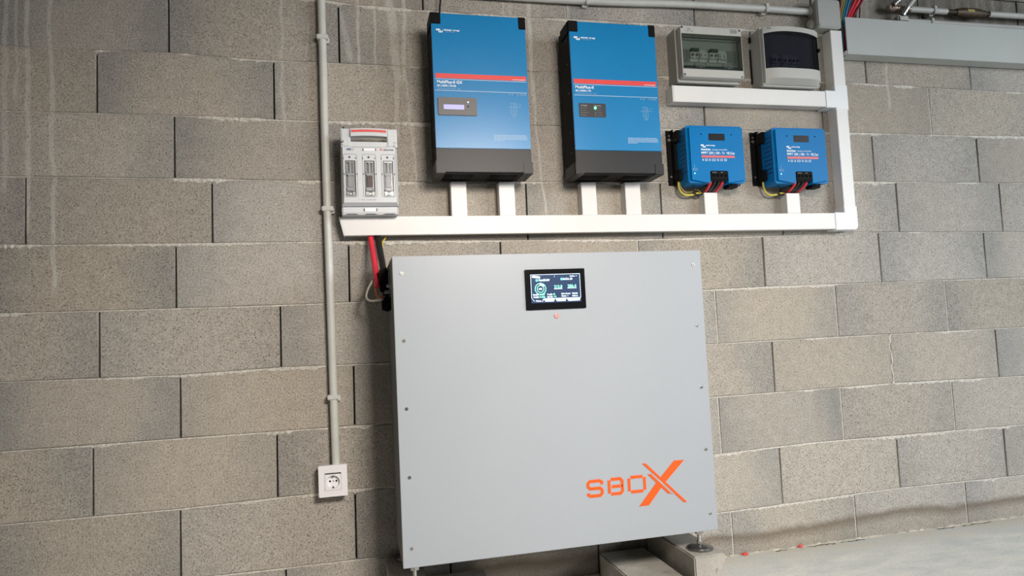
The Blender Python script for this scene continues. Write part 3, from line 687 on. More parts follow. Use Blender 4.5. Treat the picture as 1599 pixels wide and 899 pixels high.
# insert plate with a round well
def plate_with_hole(bm, x0, x1, z0, z1, cx, cz, r, y, n=40):
    o = []
    for i in range(n):
        a = 2 * PI * i / n; dx, dz = math.cos(a), math.sin(a)
        k = min(((x1 - cx) if dx > 0 else (cx - x0)) / max(abs(dx), 1e-6), ((z1 - cz) if dz > 0 else (cz - z0)) / max(abs(dz), 1e-6))
        o.append((bm.verts.new((cx + dx * r, y, cz + dz * r)), bm.verts.new((cx + dx * k, y, cz + dz * k))))
    for i in range(n):
        a, b_ = o[i], o[(i + 1) % n]; bm.faces.new((a[0], a[1], b_[1], b_[0]))
    return [q[0] for q in o]
sx, sz = .9630, .3935
rim = plate_with_hole(ins, sx - .0235, sx + .0235, sz - .0235, sz + .0235, sx, sz, .0195, -.0475)
back = [ins.verts.new((sx + (v.co.x - sx) * .93, -.0360, sz + (v.co.z - sz) * .93)) for v in rim]
for i in range(len(rim)): ins.faces.new((rim[i], rim[(i + 1) % len(rim)], back[(i + 1) % len(rim)], back[i]))
ins.faces.new(back)
wi = obj('socket_insert', ins, M['socket'], so)
hb = bmesh.new()
for dx in (-.0095, .0095): obj('pin_hole', cyl(B(), (sx + dx, -.0362, sz + .001), .0030, .0008, n=14), M['deep'], wi)
for dz in (.0165, -.0165): obj('earth_clip', box(B(), sx - .0025, sx + .0025, -.046, -.037, sz + dz - .0025, sz + dz + .0025, .0008), M['darksteel'], wi)
obj('centre_screw', cyl(B(), (sx, -.0364, sz + .001), .0018, .001, n=10), M['darksteel'], wi)
gp = bmesh.new()
frame_line(gp, sx - .0243, sx + .0243, sz - .0243, sz + .0243, -.0460, .0010)
obj('insert_gap', gp, mat('shadow_gap_plastic', (.25, .24, .25), .6, noise=.02), so)

# ---------------------------------------------------------------- fuse switch disconnector
fs = thing('fuse_switch_disconnector', 'pale grey fuse switch with three clear windows and a red-marked handle', 'fuse switch', (1.102, 0, 1.204))
y0 = -.100
fb = bmesh.new(); box(fb, 1.021, 1.181, -.050, -.001, 1.208, 1.428, .003)
obj('base', fb, M['switchgrey'], fs)
def slab(bm, pf, pb, yf, yb):
    """closed loft between two outlines in (x, z)"""
    a = [bm.verts.new((x, yf, z)) for x, z in pf]; b_ = [bm.verts.new((x, yb, z)) for x, z in pb]; n = len(a)
    bm.faces.new(a); bm.faces.new(b_[::-1])
    for i in range(n): bm.faces.new((a[i], b_[i], b_[(i + 1) % n], a[(i + 1) % n]))
    return bm
cvx = bmesh.new()
PX = [1.0445, 1.1020, 1.1590]; hw = .0155; wz0, wz1 = 1.2610, 1.3700
xs_ = [1.0225] + [v for p in PX for v in (p - hw, p + hw)] + [1.1810]
zs_ = [1.2395, wz0, wz1, 1.4120]
for i in range(len(xs_) - 1):
    for j in range(3):
        if i % 2 == 1 and j == 1: continue
        rect(cvx, xs_[i], xs_[i + 1], zs_[j], zs_[j + 1], y0)
for p in PX:   # window reveals
    for (a, b_) in (((p - hw, wz0), (p - hw, wz1)), ((p - hw, wz1), (p + hw, wz1)), ((p + hw, wz1), (p + hw, wz0)), ((p + hw, wz0), (p - hw, wz0))):
        cvx.faces.new([cvx.verts.new(v) for v in ((a[0], y0, a[1]), (b_[0], y0, b_[1]), (b_[0], y0 + .011, b_[1]), (a[0], y0 + .011, a[1]))])
# sloping sides of the cover
O = [(1.0225, 1.2395), (1.1810, 1.2395), (1.1810, 1.4120), (1.0225, 1.4120)]; I = [(1.0150, 1.2290), (1.1880, 1.2290), (1.1890, 1.4150), (1.0165, 1.4150)]
for k in range(4):
    a, b_ = O[k], O[(k + 1) % 4]; c_, d = I[(k + 1) % 4], I[k]
    cvx.faces.new([cvx.verts.new(v) for v in ((a[0], y0, a[1]), (b_[0], y0, b_[1]), (c_[0], y0 + .014, c_[1]), (d[0], y0 + .014, d[1]))])
    cvx.faces.new([cvx.verts.new(v) for v in ((d[0], y0 + .014, d[1]), (c_[0], y0 + .014, c_[1]), (c_[0], -.045, c_[1]), (d[0], -.045, d[1]))])
bmesh.ops.remove_doubles(cvx, verts=cvx.verts, dist=1e-5)
cover = obj('cover', cvx, M['switchgrey'], fs)
# lower terminal cover
lc = bmesh.new(); box(lc, 1.0150, 1.1865, y0 + .012, -.045, 1.2035, 1.2275, .0015)
lco = obj('terminal_cover', lc, M['switchgrey'], fs)
g = bmesh.new(); rect(g, 1.016, 1.186, 1.2278, 1.2290, y0 + .0115); rect(g, 1.0175, 1.0185, 1.204, 1.2275, y0 + .0115); rect(g, 1.1835, 1.1845, 1.204, 1.2275, y0 + .0115); rect(g, 1.018, 1.184, 1.2085, 1.2092, y0 + .0115)
for k in range(3): flat(g, [(PX[k] - .022, 1.2036), (PX[k] + .022, 1.2036), (PX[k] + .012, 1.2064), (PX[k] - .012, 1.2064)], y0 + .0114)
obj('seam', g, M['darkprint'], lco)
for (xx0, xx1, zz0, zz1, yy, par) in ((1.0865, 1.1195, 1.4000, 1.4085, y0 - .0008, cover), (1.0845, 1.1175, 1.2130, 1.2235, y0 + .011, lco)):
    p = obj('blank_label', box(B(), xx0, xx1, yy - .0006, yy + .001, zz0, zz1, .0004, 1), mat('blank_label_white', (.86, .85, .88), .4, noise=.01), par)
    g = bmesh.new(); rect(g, xx0 - .004, xx0 - .0015, zz0 + .001, zz1 - .001, yy - .0004); rect(g, xx1 + .0015, xx1 + .004, zz0 + .001, zz1 - .001, yy - .0004); obj('label_catch', g, M['darkprint'], p)
# handle frame
hd = bmesh.new()
for (xa, xb) in ((1.0185, 1.0475), (1.1585, 1.1890)):
    prism(hd, [(xa, 1.4120), (xb, 1.4120), (xb, 1.4690), (xa, 1.4695)], y0 - .004, -.052, .003)
slab(hd, [(1.0475, 1.4130), (1.1585, 1.4130), (1.1585, 1.4290), (1.0475, 1.4290)], [(1.0475, 1.4130), (1.1585, 1.4130), (1.1585, 1.4300), (1.0475, 1.4300)], y0 - .000, -.060)
n = 14
def bow(x): return .0022 * (1 - ((x - 1.103) / .0555) ** 2)
for i in range(n):
    xa = 1.0475 + .111 * i / n; xb = 1.0475 + .111 * (i + 1) / n
    slab(hd, [(xa, 1.4430 + bow(xa)), (xb, 1.4430 + bow(xb)), (xb, 1.4520 + bow(xb)), (xa, 1.4520 + bow(xa))], [(xa, 1.4430 + bow(xa)), (xb, 1.4430 + bow(xb)), (xb, 1.4600 + bow(xb)), (xa, 1.4600 + bow(xa))], y0 - .012, y0 + .012)
    slab(hd, [(xa, 1.4520 + bow(xa)), (xb, 1.4520 + bow(xb)), (xb, 1.4670 + bow(xb)), (xa, 1.4670 + bow(xa))], [(xa, 1.4480 + bow(xa)), (xb, 1.4480 + bow(xb)), (xb, 1.4690 + bow(xb)), (xa, 1.4690 + bow(xa))], y0 - .010, y0 + .016)
hdl = obj('handle', hd, M['switchgrey'], fs)
hd = bmesh.new()
for i in range(n):
    xa = 1.050 + .106 * i / n; xb = 1.050 + .106 * (i + 1) / n
    flat(hd, [(xa, 1.4555 + bow(xa)), (xb, 1.4555 + bow(xb)), (xb, 1.4625 + bow(xb)), (xa, 1.4625 + bow(xa))], y0 - .0112)
obj('red_grip_strip', hd, M['red'], hdl, label='red strip on the handle')
g = bmesh.new(); cyl(g, (1.024, y0 - .006, 1.4275), .0035, .004, n=12); cyl(g, (1.024, y0 - .003, 1.4180), .0012, .004, n=8)
obj('pivot_screw', g, M['darksteel'], hdl, smooth=True)
g = bmesh.new(); rect(g, 1.1765, 1.187, 1.4262, 1.4272, y0 - .0045); rect(g, 1.1775, 1.186, 1.4222, 1.4228, y0 - .0045); rect(g, 1.1775, 1.1835, 1.4150, 1.4158, y0 - .0045); rect(g, 1.1775, 1.1783, 1.4150, 1.4210, y0 - .0045)
obj('latch_lines', g, M['darkprint'], hdl)
# windows, fuses behind them
for k, p in enumerate(PX):
    g = bmesh.new(); o_ = rrect(p - .0215, p + .0205, 1.256, 1.390, .006, 4); i_ = rrect(p - .0207, p + .0197, 1.2568, 1.3892, .0055, 4)
    for q in range(len(o_)):
        a, b_ = o_[q], o_[(q + 1) % len(o_)]; c_, d = i_[(q + 1) % len(o_)], i_[q]; flat(g, [a, b_, c_, d], y0 - .0004)
    for dx, z in ((-.0205, 1.374), (.0165, 1.375), (-.019, 1.3250), (.0185, 1.3250)): rect(g, p + dx - .001, p + dx + .0012, z, z + .0055, y0 - .0006)
    cyl(g, (p - .002, y0 - .0006, 1.3805), .0032, .0008, n=14)
    obj('pole_outline', g, M['darkprint'], cover)
    wn = bmesh.new(); prism(wn, rrect(p - hw, p + hw, wz0 - .003, wz1, .004, 4), y0 - .0035, y0 - .001, .0015)
    w_ = obj('fuse_window', wn, M['clear'], fs, label='clear window over a fuse')
    g = bmesh.new(); rect(g, p - hw, p + hw, wz0, wz1, y0 + .0105); obj('window_recess', g, M['switchgrey'], w_)
    g = bmesh.new(); box(g, p - .0105, p + .0105, y0 + .0015, y0 + .03, 1.2850, 1.3230, .003)
    obj('fuse_barrel', g, M['ceramic'] if k != 1 else M['fusebrown'], w_, label='brown fuse barrel' if k == 1 else 'white fuse barrel')
    g = bmesh.new()
    box(g, p - .0125, p + .0110, y0 + .001, y0 + .02, 1.2760, 1.2870, .0015); box(g, p - .011, p + .011, y0 + .001, y0 + .02, 1.3230, 1.3320, .0015)
    box(g, p - .0035, p + .0035, y0 + .001, y0 + .02, 1.3320, 1.3660, .001); box(g, p - .0145, p - .0110, y0 + .001, y0 + .02, 1.335, 1.3655, .001); box(g, p + .006, p + .0075, y0 + .001, y0 + .02, 1.335, 1.3655, .0005)
    obj('fuse_contact', g, M['ceramic'], w_)
    g = bmesh.new(); box(g, p - .0135, p - .004, y0 + .001, y0 + .02, 1.2615, 1.2735, .001); box(g, p + .004, p + .0135, y0 + .001, y0 + .02, 1.2615, 1.2735, .001); cyl(g, (p, y0 - .001, 1.2650), .0026, .006, n=12)
    box(g, p + .0085, p + .0105, y0 + .001, y0 + .02, 1.2760, 1.330, .0003); rect(g, p - .013, p + .012, 1.3640, 1.3680, y0 + .0008); rect(g, p - .0065, p + .0045, 1.2790, 1.2802, y0 + .0005)
    obj('fuse_clip', g, M['steel'], w_)
g = bmesh.new(); text(g, 'RBK 1', 1.0345, 1.4020, y0 - .0006, .0062, .0205, bold=.0003); obj('lettering', g, M['blueprint'], cover, label='small blue RBK 1 lettering')
g = bmesh.new(); text(g, 'APATOR', 1.1455, 1.4020, y0 - .0006, .0042, .0320, bold=.0003)
text(g, '400A  AC-22B  690V', 1.0740, 1.2465, y0 - .0006, .0022, .046, shear=.2); text(g, '~/~', 1.0640, 1.2468, y0 - .0006, .0030, .006)
obj('lettering', g, M['darkprint'], cover, label='small dark maker lettering')
g = bmesh.new(); flat(g, [(1.1335, 1.4020), (1.1365, 1.4020), (1.1382, 1.4070), (1.1372, 1.4090)], y0 - .0006); flat(g, [(1.1400, 1.4020), (1.1430, 1.4020), (1.1392, 1.4095), (1.1378, 1.4093)], y0 - .0006)
obj('maker_triangle', g, M['red'], cover, label='small red triangle mark')

# ---------------------------------------------------------------- inverters
def wave_mark(bm, x, z, y, s):
    """two overlapping blocky wave tabs"""
    flat(bm, [(x, z + .55 * s), (x + .10 * s, z + 1.0 * s), (x + 1.15 * s, z + 1.0 * s), (x + 1.35 * s, z + .45 * s), (x + 1.1 * s, z + .45 * s), (x + 1.0 * s, z + .7 * s), (x + .85 * s, z + .45 * s), (x + .55 * s, z + .45 * s), (x + .45 * s, z + .7 * s), (x + .3 * s, z + .45 * s), (x + .05 * s, z + .45 * s)], y)
    flat(bm, [(x + .65 * s, z + .38 * s), (x + .9 * s, z + .38 * s), (x + 1.05 * s, z + .15 * s), (x + 1.2 * s, z + .38 * s), (x + 1.45 * s, z + .38 * s), (x + 1.6 * s, z + .15 * s), (x + 1.75 * s, z + .62 * s), (x + 2.0 * s, z + .62 * s), (x + 1.85 * s, z - .05 * s), (x + .8 * s, z - .05 * s)], y)
def inverter(xl, label, second):
    th = thing('inverter_charger', label, 'inverter', (xl + .154, 0, 1.32))
    xr = xl + .3065; yf = -.146
    bd = bmesh.new(); box(bd, xl + .0025, xr - .0025, yf + .002, -.030, 1.3215, 1.8295, .002); box(bd, xl + .020, xr - .020, -.031, -.001, 1.335, 1.815, .002)
    body = obj('housing', bd, M['black'], th, label='black housing')
    for z in (1.40, 1.47, 1.60, 1.70, 1.78): obj('side_screw', cyl(B(), (xl + .0022, -.110, z), .0022, .0016, 'X', 12), M['darksteel'], body)
    fp = bmesh.new(); box(fp, xl + .0015, xr - .0005, yf - .002, yf + .003, 1.4005, 1.8320, .0012); front = obj('front_panel', fp, M['blue'], th, label='blue front panel')
    lp = bmesh.new(); box(lp, xl + .0015, xr - .0005, yf - .0015, yf + .003, 1.3255, 1.3995, .0012); obj('lower_panel', lp, M['charcoal'], th, label='charcoal lower front panel')
    # corner protectors
    def cap(xa, xb, za, zb, name='corner_protector'):
        c = bmesh.new(); box(c, xa, xb, yf - .0035, yf + .010, za, zb, .0015)
        sx_ = xa if xa < xl + .1 else xb - .0030
        box(c, sx_, sx_ + .0030, yf, -.040 if za < 1.5 else -.06, za, zb, .0008)
        if za < 1.5: box(c, xa, xb, yf, -.035, za - .0008, za + .003, .0008)
        else: box(c, xa, xb, yf, -.06, zb - .003, zb + .0008, .0008)
        obj(name, c, M['black'] if za > 1.5 else M['charcoal'], th)
    cap(xl - .001, xl + .0315, 1.7965, 1.8335); cap(xl + .2835, xr + .0005, 1.7930, 1.8335)
    cap(xl - .001, xl + .0275, 1.3215, 1.3610); cap(xl + .2775, xr + .003, 1.3215, 1.3585)
    # vents on the underside and lower front slope
    v = bmesh.new()
    for a, b_ in ((.029, .118), (.178, .262)):
        k = 13
        for i in range(k):
            x = xl + a + (b_ - a) * i / (k - 1); box(v, x - .0020, x + .0020, -.128, -.085, 1.3205, 1.3222)
            box(v, x - .0020, x + .0020, -.070, -.040, 1.3205, 1.3222)
    obj('vent_slots', v, M['deep'], th)
    y = yf - .0024
    s = bmesh.new(); rect(s, xl + .0085, xr - .0060, 1.6225, 1.6375, y); st = obj('stripe', s, M['red'], front, label='red stripe')
    s = bmesh.new(); text(s, 'www.victronenergy.com', xr - .050, 1.6250, y - .0002, .0022, .040, bold=.0002)
    rect(s, xl + .007, xr - .005, 1.6190, 1.6200, y); rect(s, xl + .007, xr - .005, 1.5826, 1.5836, y)
    text(s, 'MultiPlus-II GX' if not second else 'MultiPlus-II', xl + .012, 1.6060, y, .0092, .081 if not second else .064, bold=.0003)
    text(s, '48 | 5000 | 70-50' if not second else '48 | 5000 | 70', xl + .012, 1.5955, y, .0058, .060 if not second else .054, bold=.0002)
    wave_mark(s, xl + .016, 1.7695, y, .0110); text(s, 'victron energy', xl + .0405, 1.7755, y, .0052, .051, bold=.0004)
    obj('lettering', s, M['white'], front, label='white lettering and maker mark')
    s = bmesh.new(); text(s, 'BLUE POWER', xl + .046, 1.7705, y, .0022, .030)
    text(s, 'Inverter & battery charger  230V', xl + .012, 1.5880, y, .0030, .074)
    # small approval symbols and wiring sketch
    xa = xr - .066
    for i, w_ in enumerate((.004, .006, .001, .005, .007, .010)):
        x = xa + .0095 * i; frame_line(s, x, x + w_, 1.5745, 1.5790, y, .0008)
    xa = xr - .064; frame_line(s, xa + .004, xa + .022, 1.5150, 1.5490, y, .0007); rect(s, xa - .006, xa + .036, 1.5350, 1.5356, y); rect(s, xa + .026, xa + .038, 1.5435, 1.5440, y)
    frame_line(s, xa + .010, xa + .016, 1.5200, 1.5330, y, .0006); frame_line(s, xa + .011, xa + .018, 1.5380, 1.5450, y, .0006); frame_line(s, xa + .008, xa + .013, 1.5050, 1.5110, y, .0006); frame_line(s, xa + .015, xa + .020, 1.5050, 1.5110, y, .0006)
    ra = random.Random(3)
    for i in range(5):
        zz = 1.4425 - i * .0042; x = xr - .120; end = xr - .012 - (.075 if i == 4 else 0)
        while x < end - .004:
            w_ = ra.uniform(.005, .013); rect(s, x, min(x + w_, end), zz, zz + .0018, y); x += w_ + .0010
    obj('small_print', s, M['pale'], front, label='faint small print and symbols')
    if not second:
        d = obj('display_module', prism(B(), rrect(xl + .0125, xl + .1355, 1.5035, 1.5605, .004, 4), y - .004, y + .001, .001), mat('grey_display_plastic', (.115, .108, .108), .45, noise=.03), th, label='grey display module', )
        obj('lcd', rect(B(), xl + .0300, xl + .0945, 1.5220, 1.5370, y - .0045), M['hotwhite'], d, label='pale violet lit display strip')
        b_ = bmesh.new(); cyl(b_, (xl + .1075, y - .0045, 1.5460), .0024, .001, n=12); obj('white_led', b_, M['scr_white'], d)
        b_ = bmesh.new(); cyl(b_, (xl + .1075, y - .0045, 1.5325), .0020, .001, n=12); obj('push_button', b_, M['deep'], d)
    else:
        x0 = xl + .0215; x1 = xl + .1145
        d = obj('indicator_panel', prism(B(), rrect(x0, x1, 1.5105, 1.5565, .002, 3), y - .0008, y + .001, .0003), mat('dark_indicator_film', (.022, .022, .026), .4, noise=.03), th, label='dark indicator panel with small lights')
        s = bmesh.new(); yy = y - .0012; text(s, 'charger', x0 + .006, 1.5470, yy, .0048, .024, bold=.0002); text(s, 'inverter', x0 + .053, 1.5470, yy, .0048, .024, bold=.0002)
        for i, (a_, b2_) in enumerate((('mains on', 'inverter on'), ('bulk', 'overload'), ('absorption', 'low battery'), ('float', 'temperature'))):
            zz = 1.5400 - i * .0080
            cyl(s, (x0 + .0075, yy, zz + .001), .0014, .0004, n=8); text(s, a_, x0 + .012, zz, yy, .0028, .004 + .0016 * len(a_))
            if i: cyl(s, (x0 + .0555, yy, zz + .001), .0014, .0004, n=8)
            text(s, b2_, x0 + .060, zz, yy, .0028, .004 + .0014 * len(b2_))
        obj('indicator_lettering', s, M['greyprint'], d)
        s = bmesh.new(); cyl(s, (x0 + .0555, yy - .0008, 1.5410), .0042, .0015, n=14); obj('green_led', s, M['led_green'], d, label='bright green light')
    return th
inverter(1.3030, 'left blue and black wall inverter with a grey display module lit pale violet', False)
inverter(1.7565, 'right blue and black wall inverter with a bright green light on its dark indicator panel', True)

# ---------------------------------------------------------------- solar charge controllers
def controller(label):
    xl, zb = 2.1535, 1.302
    th = thing('solar_charge_controller', label, 'charge controller', (xl + .13, 0, zb), 'blue solar charge controllers')
    br = bmesh.new()
    box(br, xl, xl + .020, -.004, -.001, 1.3160, 1.5160, .001, 1); box(br, xl + .017, xl + .0200, -.022, -.001, 1.3160, 1.5160, .0008, 1)
    box(br, xl + .018, xl + .270, -.024, -.004, 1.3130, 1.5050, .002); box(br, xl + .268, xl + .286, -.004, -.001, 1.3160, 1.5160, .001, 1)
    for zc in (1.345, 1.485): box(br, xl + .018, xl + .036, -.052, -.02, zc - .020, zc + .020, .001, 1)
    bo = obj('mounting_bracket', br, M['black'], th, label='black mounting bracket')
    for z, r in ((1.4960, .0036), (1.4810, .0060), (1.3470, .0036)): obj('bracket_screw', cyl(B(), (xl + .010, -.006, z), r, .005, n=14, bev=.0008), M['steel'], bo, smooth=True)
    xb0, xb1 = xl + .0290, xl + .2500; yf = -.1035
    # cowl with a cut-out for the terminals at the bottom
    c = bmesh.new(); tx0, tx1, tz = xl + .1085, xl + .1780, 1.3470
    pts = rrect(xb0, xb1, zb + .003, 1.5085, .012, 5)
    # outline with notch along the bottom edge
    low = [p for p in pts]; out = []
    for i, p in enumerate(low):
        out.append(p)
        if i == 17: out += [(tx0, zb + .003), (tx0, tz - .004), (tx0 + .004, tz), (tx1 - .004, tz), (tx1, tz - .004), (tx1, zb + .003)]
    t = bmesh.new(); vs = [t.verts.new((x, yf, z)) for x, z in out]; f = t.faces.new(vs)
    r = bmesh.ops.extrude_face_region(t, geom=[f]); bmesh.ops.translate(t, vec=(0, .078, 0), verts=[v for v in r['geom'] if isinstance(v, bmesh.types.BMVert)])
    bmesh.ops.recalc_face_normals(t, faces=t.faces)
    def outer(v): return not (tx0 - .001 < v.co.x < tx1 + .001 and v.co.z < tz + .001)
    es = [e for e in t.edges if all(abs(v.co.y - yf) < 1e-6 for v in e.verts) and all(outer(v) for v in e.verts)]
    bmesh.ops.bevel(t, geom=es, offset=.011, segments=5, affect='EDGES', clamp_overlap=True)
    merge(c, t)
    cw = obj('cowl', c, M['mpptblue'], th, smooth=True, label='bright blue cowl')
    sv = bmesh.new()
    for i in range(9): box(sv, xb0 - .0005, xb0 + .001, -.086, -.040, 1.345 + i * .016, 1.350 + i * .016)
    obj('side_vent', sv, mat('dark_blue_vent', (.003, .05, .15), .6, noise=.05) if 'dark_blue_vent' not in bpy.data.materials else bpy.data.materials['dark_blue_vent'], th)
    tb = bmesh.new(); box(tb, tx0 + .001, tx1 - .001, yf + .004, -.03, zb + .010, tz - .001, .002)
    box(tb, tx0 + .001, tx1 - .001, yf - .0015, yf + .006, zb + .014, tz - .001, .003)
    to = obj('terminal_block', tb, M['black'], th, label='black terminal block')
    for i in range(4): obj('terminal_hole', cyl(B(), (tx0 + .012 + i * .0155, yf - .0018, 1.3300), .0056, .0006, n=14), M['deep'], to)
    ls = bmesh.new(); rect(ls, tx0 + .008, tx0 + .024, 1.3400, 1.3415, yf - .0019); rect(ls, tx0 + .040, tx0 + .048, 1.3400, 1.3415, yf - .0019); obj('terminal_marking', ls, M['greyprint'], to)
    gl = bmesh.new(); box(gl, xb0 + .163, xb0 + .199, -.080, -.040, zb - .009, zb + .004, .002); box(gl, xb0 + .170, xb0 + .192, -.083, -.05, zb - .006, zb + .006, .002)
    obj('cable_port', gl, M['black'], th)
    rc = bmesh.new(); prism(rc, rrect(xl + .1110, xl + .1735, 1.4540, 1.4785, .003, 3), yf - .0006, yf + .002); obj('display_cover', rc, M['deepblack'], th, label='small black display blank')
    y = yf - .0006
    s = bmesh.new(); wave_mark(s, xl + .0785, 1.4290, y, .0100); text(s, 'victron energy', xl + .1000, 1.4345, y, .0042, .034, bold=.0003)
    text(s, 'SmartSolar', xl + .0790, 1.4190, y, .0062, .038, bold=.0004); text(s, 'charge controller', xl + .1210, 1.4190, y, .0054, .060, bold=.0)
    text(s, 'MPPT 250 | 100 - Tr  VE.Can', xl + .0790, 1.4055, y, .0085, .1285, bold=.00025)
    xa = xl + .082
    for i, w_ in enumerate((.004, .010, .005, .014, .007, .009, .010)): frame_line(s, xa, xa + w_, 1.3815, 1.3885, y, .0014); xa += w_ + .0058
    obj('lettering', s, M['white'], cw, label='white lettering')
    s = bmesh.new(); rect(s, xl + .0790, xl + .2075, 1.3925, 1.4008, y); obj('stripe', s, M['mred'], cw, label='muted red stripe')
    s = bmesh.new(); frame_line(s, xl + .043, xl + .047, 1.3480, 1.3540, y, .0010); rect(s, xl + .0500, xl + .0508, 1.345, 1.368, y); rect(s, xl + .0545, xl + .0553, 1.345, 1.356, y); rect(s, xl + .059, xl + .0598, 1.345, 1.356, y)
    obj('indicator_scale', s, M['pale'], cw)
    s = bmesh.new(); cyl(s, (xl + .0495, yf - .001, 1.3370), .0022, .001, n=12); obj('cyan_led', s, M['led_blue'], th)
    for dx in (.0835, .2): obj('cowl_screw', cyl(B(), (xl + dx, yf - .0005, 1.4755), .0022, .001, n=10), M['deep'], cw)
    return th
mp1 = controller('left blue solar charge controller, next to the green-lit inverter, with a long yellow-green earth loop')
mp2 = copy_tree(mp1); DX = .3385; mp2.location.x += DX
mp2['label'] = 'right blue solar charge controller, between its twin and the vertical white trunking'

# cables at the controllers
def cable(name, label, P, r, m, group=None, n=12, cat='cable'):
    o = obj(name, tube(B(), P, r, n), m, smooth=True, origin=P[-1]); return tag(o, label, cat, group)
for dx, which in ((0, 'left'), (DX, 'right')):
    xo = 2.1535 + dx; st = 2.296 + dx
    for k, (xx, m_, cn, side) in enumerate(((.1195, 'redcable', 'red', 'left-hand'), (.1350, 'blackcable', 'black', 'left-hand'), (.1510, 'blackcable', 'black', 'right-hand'), (.1660, 'redcable', 'red', 'right-hand'))):
        xe = st - .018 + k * .012
        cable('power_cable', f'{side} {cn} power cable in the bundle under the {which} charge controller', [(xo + xx, -.085, 1.318), (xo + xx - .001, -.078, 1.305), ((xo + xx) * .6 + xe * .4, -.052, 1.293), (xe, -.024, 1.284), (xe, -.020, 1.268)], .0056, M[m_], 'power cables under the charge controllers')
    cable('earth_cable', f'yellow-green earth wire looping below the bracket of the {which} charge controller', [(xo + .024, -.030, 1.325), (xo + .022, -.034, 1.305), (xo + .030, -.034, 1.286), (xo + .050, -.030, 1.276), (xo + .080, -.030, 1.279), (xo + .098, -.026, 1.284), (xo + .119, -.024, 1.280), (xo + .120, -.020, 1.270)], .0034, M['yellow'], 'earth wires')
    if dx == 0: cable('earth_cable', 'second, darker earth wire just above the loop under the left charge controller', [(xo + .027, -.030, 1.322), (xo + .030, -.034, 1.303), (xo + .045, -.032, 1.288), (xo + .070, -.030, 1.287), (xo + .092, -.028, 1.297), (xo + .110, -.026, 1.288), (xo + .124, -.018, 1.272)], .0026, M['olive'], 'earth wires')
    cable('data_cable', f'thin black lead with a plug hanging under the {which} charge controller', [(xo + .068, -.060, 1.306), (xo + .070, -.055, 1.296), (xo + .077, -.040, 1.283), (xo + .098, -.030, 1.276), (xo + .122, -.026, 1.282), (xo + .128, -.020, 1.272)], .0030, M['blackcable'], 'thin black leads')

# ---------------------------------------------------------------- breaker boxes
def breaker(bm, par, x, z, w, y, dark, tog):
    b_ = bmesh.new(); box(b_, x, x + w, y, y + .030, z, z + .046, .001, 1); box(b_, x + .001, x + w - .001, y - .008, y + .002, z + .010, z + .034, .001, 1)
    o = obj('circuit_breaker', b_, dark, par)
    for k in range(int(round(w / .0165))):
        t_ = bmesh.new(); box(t_, x + .005 + k * .0165, x + .0115 + k * .0165, y - .013, y - .006, z + .018, z + .026, .0008, 1); obj('toggle', t_, tog, o)
    l_ = bmesh.new()
    for k in range(int(round(w / .0165))): rect(l_, x + .004 + k * .0165, x + .012 + k * .0165, z + .012, z + .0135, y - .0085); 
    obj('breaker_marking', l_, M['darkprint'], o)
# left, square cover with green tinted window
bb = thing('breaker_enclosure', 'left surface breaker box with a square light grey cover and a green-tinted window', 'breaker box', (2.303, 0, 1.672))
s = bmesh.new(); shell(s, 2.1790, 2.4260, 1.6735, 1.8700, -.066, -.001, draft=.02); obj('base', s, M['boxgrey'], bb, smooth=True)
s = bmesh.new()
shell(s, 2.1780, 2.4270, 1.6725, 1.8710, -.070, -.062, .002, .008); obj('base_rim', s, M['boxgrey2'], bb, smooth=True)
cvr = bmesh.new(); X0_, X1_ = 2.1850, 2.4240; ZA, ZB, ZC, ZD = 1.6815, 1.7100, 1.8370, 1.8645
prism(cvr, [(X0_ + .004, ZA), (X1_ - .004, ZA), (X1_, ZA + .004), (X1_, ZB), (X0_, ZB), (X0_, ZA + .004)], -.100, -.068, .0012)
prism(cvr, [(X0_, ZC), (X1_, ZC), (X1_, ZD - .004), (X1_ - .004, ZD), (X0_ + .004, ZD), (X0_, ZD - .004)], -.100, -.068, .0012)
box(cvr, X0_, X0_ + .0035, -.100, -.068, ZB - .001, ZC + .001, .0008, 1); box(cvr, X1_ - .0025, X1_, -.100, -.068, ZB - .001, ZC + .001, .0008, 1)
co = obj('cover', cvr, M['boxgrey2'], bb)
obj('tinted_window', box(B(), X0_ + .0035, X1_ - .0025, -.0985, -.0965, ZB - .0005, ZC + .0005), M['green_glass'], bb, label='green-tinted window')
tr = obj('inner_tray', box(B(), X0_ + .006, X1_ - .006, -.074, -.070, 1.704, 1.845), M['boxgrey2'], bb)
s = bmesh.new()
for i in range(40):
    x = 2.196 + i * .0055
    if x < 2.222 or x > 2.376: box(s, x, x + .0022, -.0755, -.0735, 1.742, 1.790)
obj('blank_strip', s, M['greyprint'], tr)
for x, w_ in ((2.226, .033), (2.262, .033), (2.300, .033), (2.336, .033)): breaker(None, bb, x, 1.744, w_, -.078, M['ceramic'], M['darksteel'] if x in (2.226, 2.300) else M['ceramic'])
gm = mat('dark_green_grey_plastic', (.05, .065, .06), .5, noise=.03)
for x in (2.228, 2.302): obj('toggle_guard', box(B(), x - .001, x + .032, -.0925, -.074, 1.777, 1.790, .003), gm, tr)
M['catch'] = mat('dark_clear_plastic', (.035, .05, .05), .3, noise=.03)
for x in (2.232, 2.342):
    s = bmesh.new(); o_ = rrect(x, x + .044, 1.7175, 1.7335, .006, 4)
    tube(s, [(a, -.1005, z) for a, z in o_] + [(o_[0][0], -.1005, o_[0][1])], .0012, 6, smooth=False); box(s, x + .018, x + .026, -.1015, -.0985, 1.7120, 1.7180, .0008, 1)
    obj('window_catch', s, M['catch'], bb)
s = bmesh.new()
box(s, X0_ + .004, X1_ - .003, -.0962, -.094, 1.8215, 1.8255); box(s, X0_ + .004, X1_ - .003, -.0962, -.094, 1.7160, 1.7225)
obj('window_edge', s, M['catch'], bb)
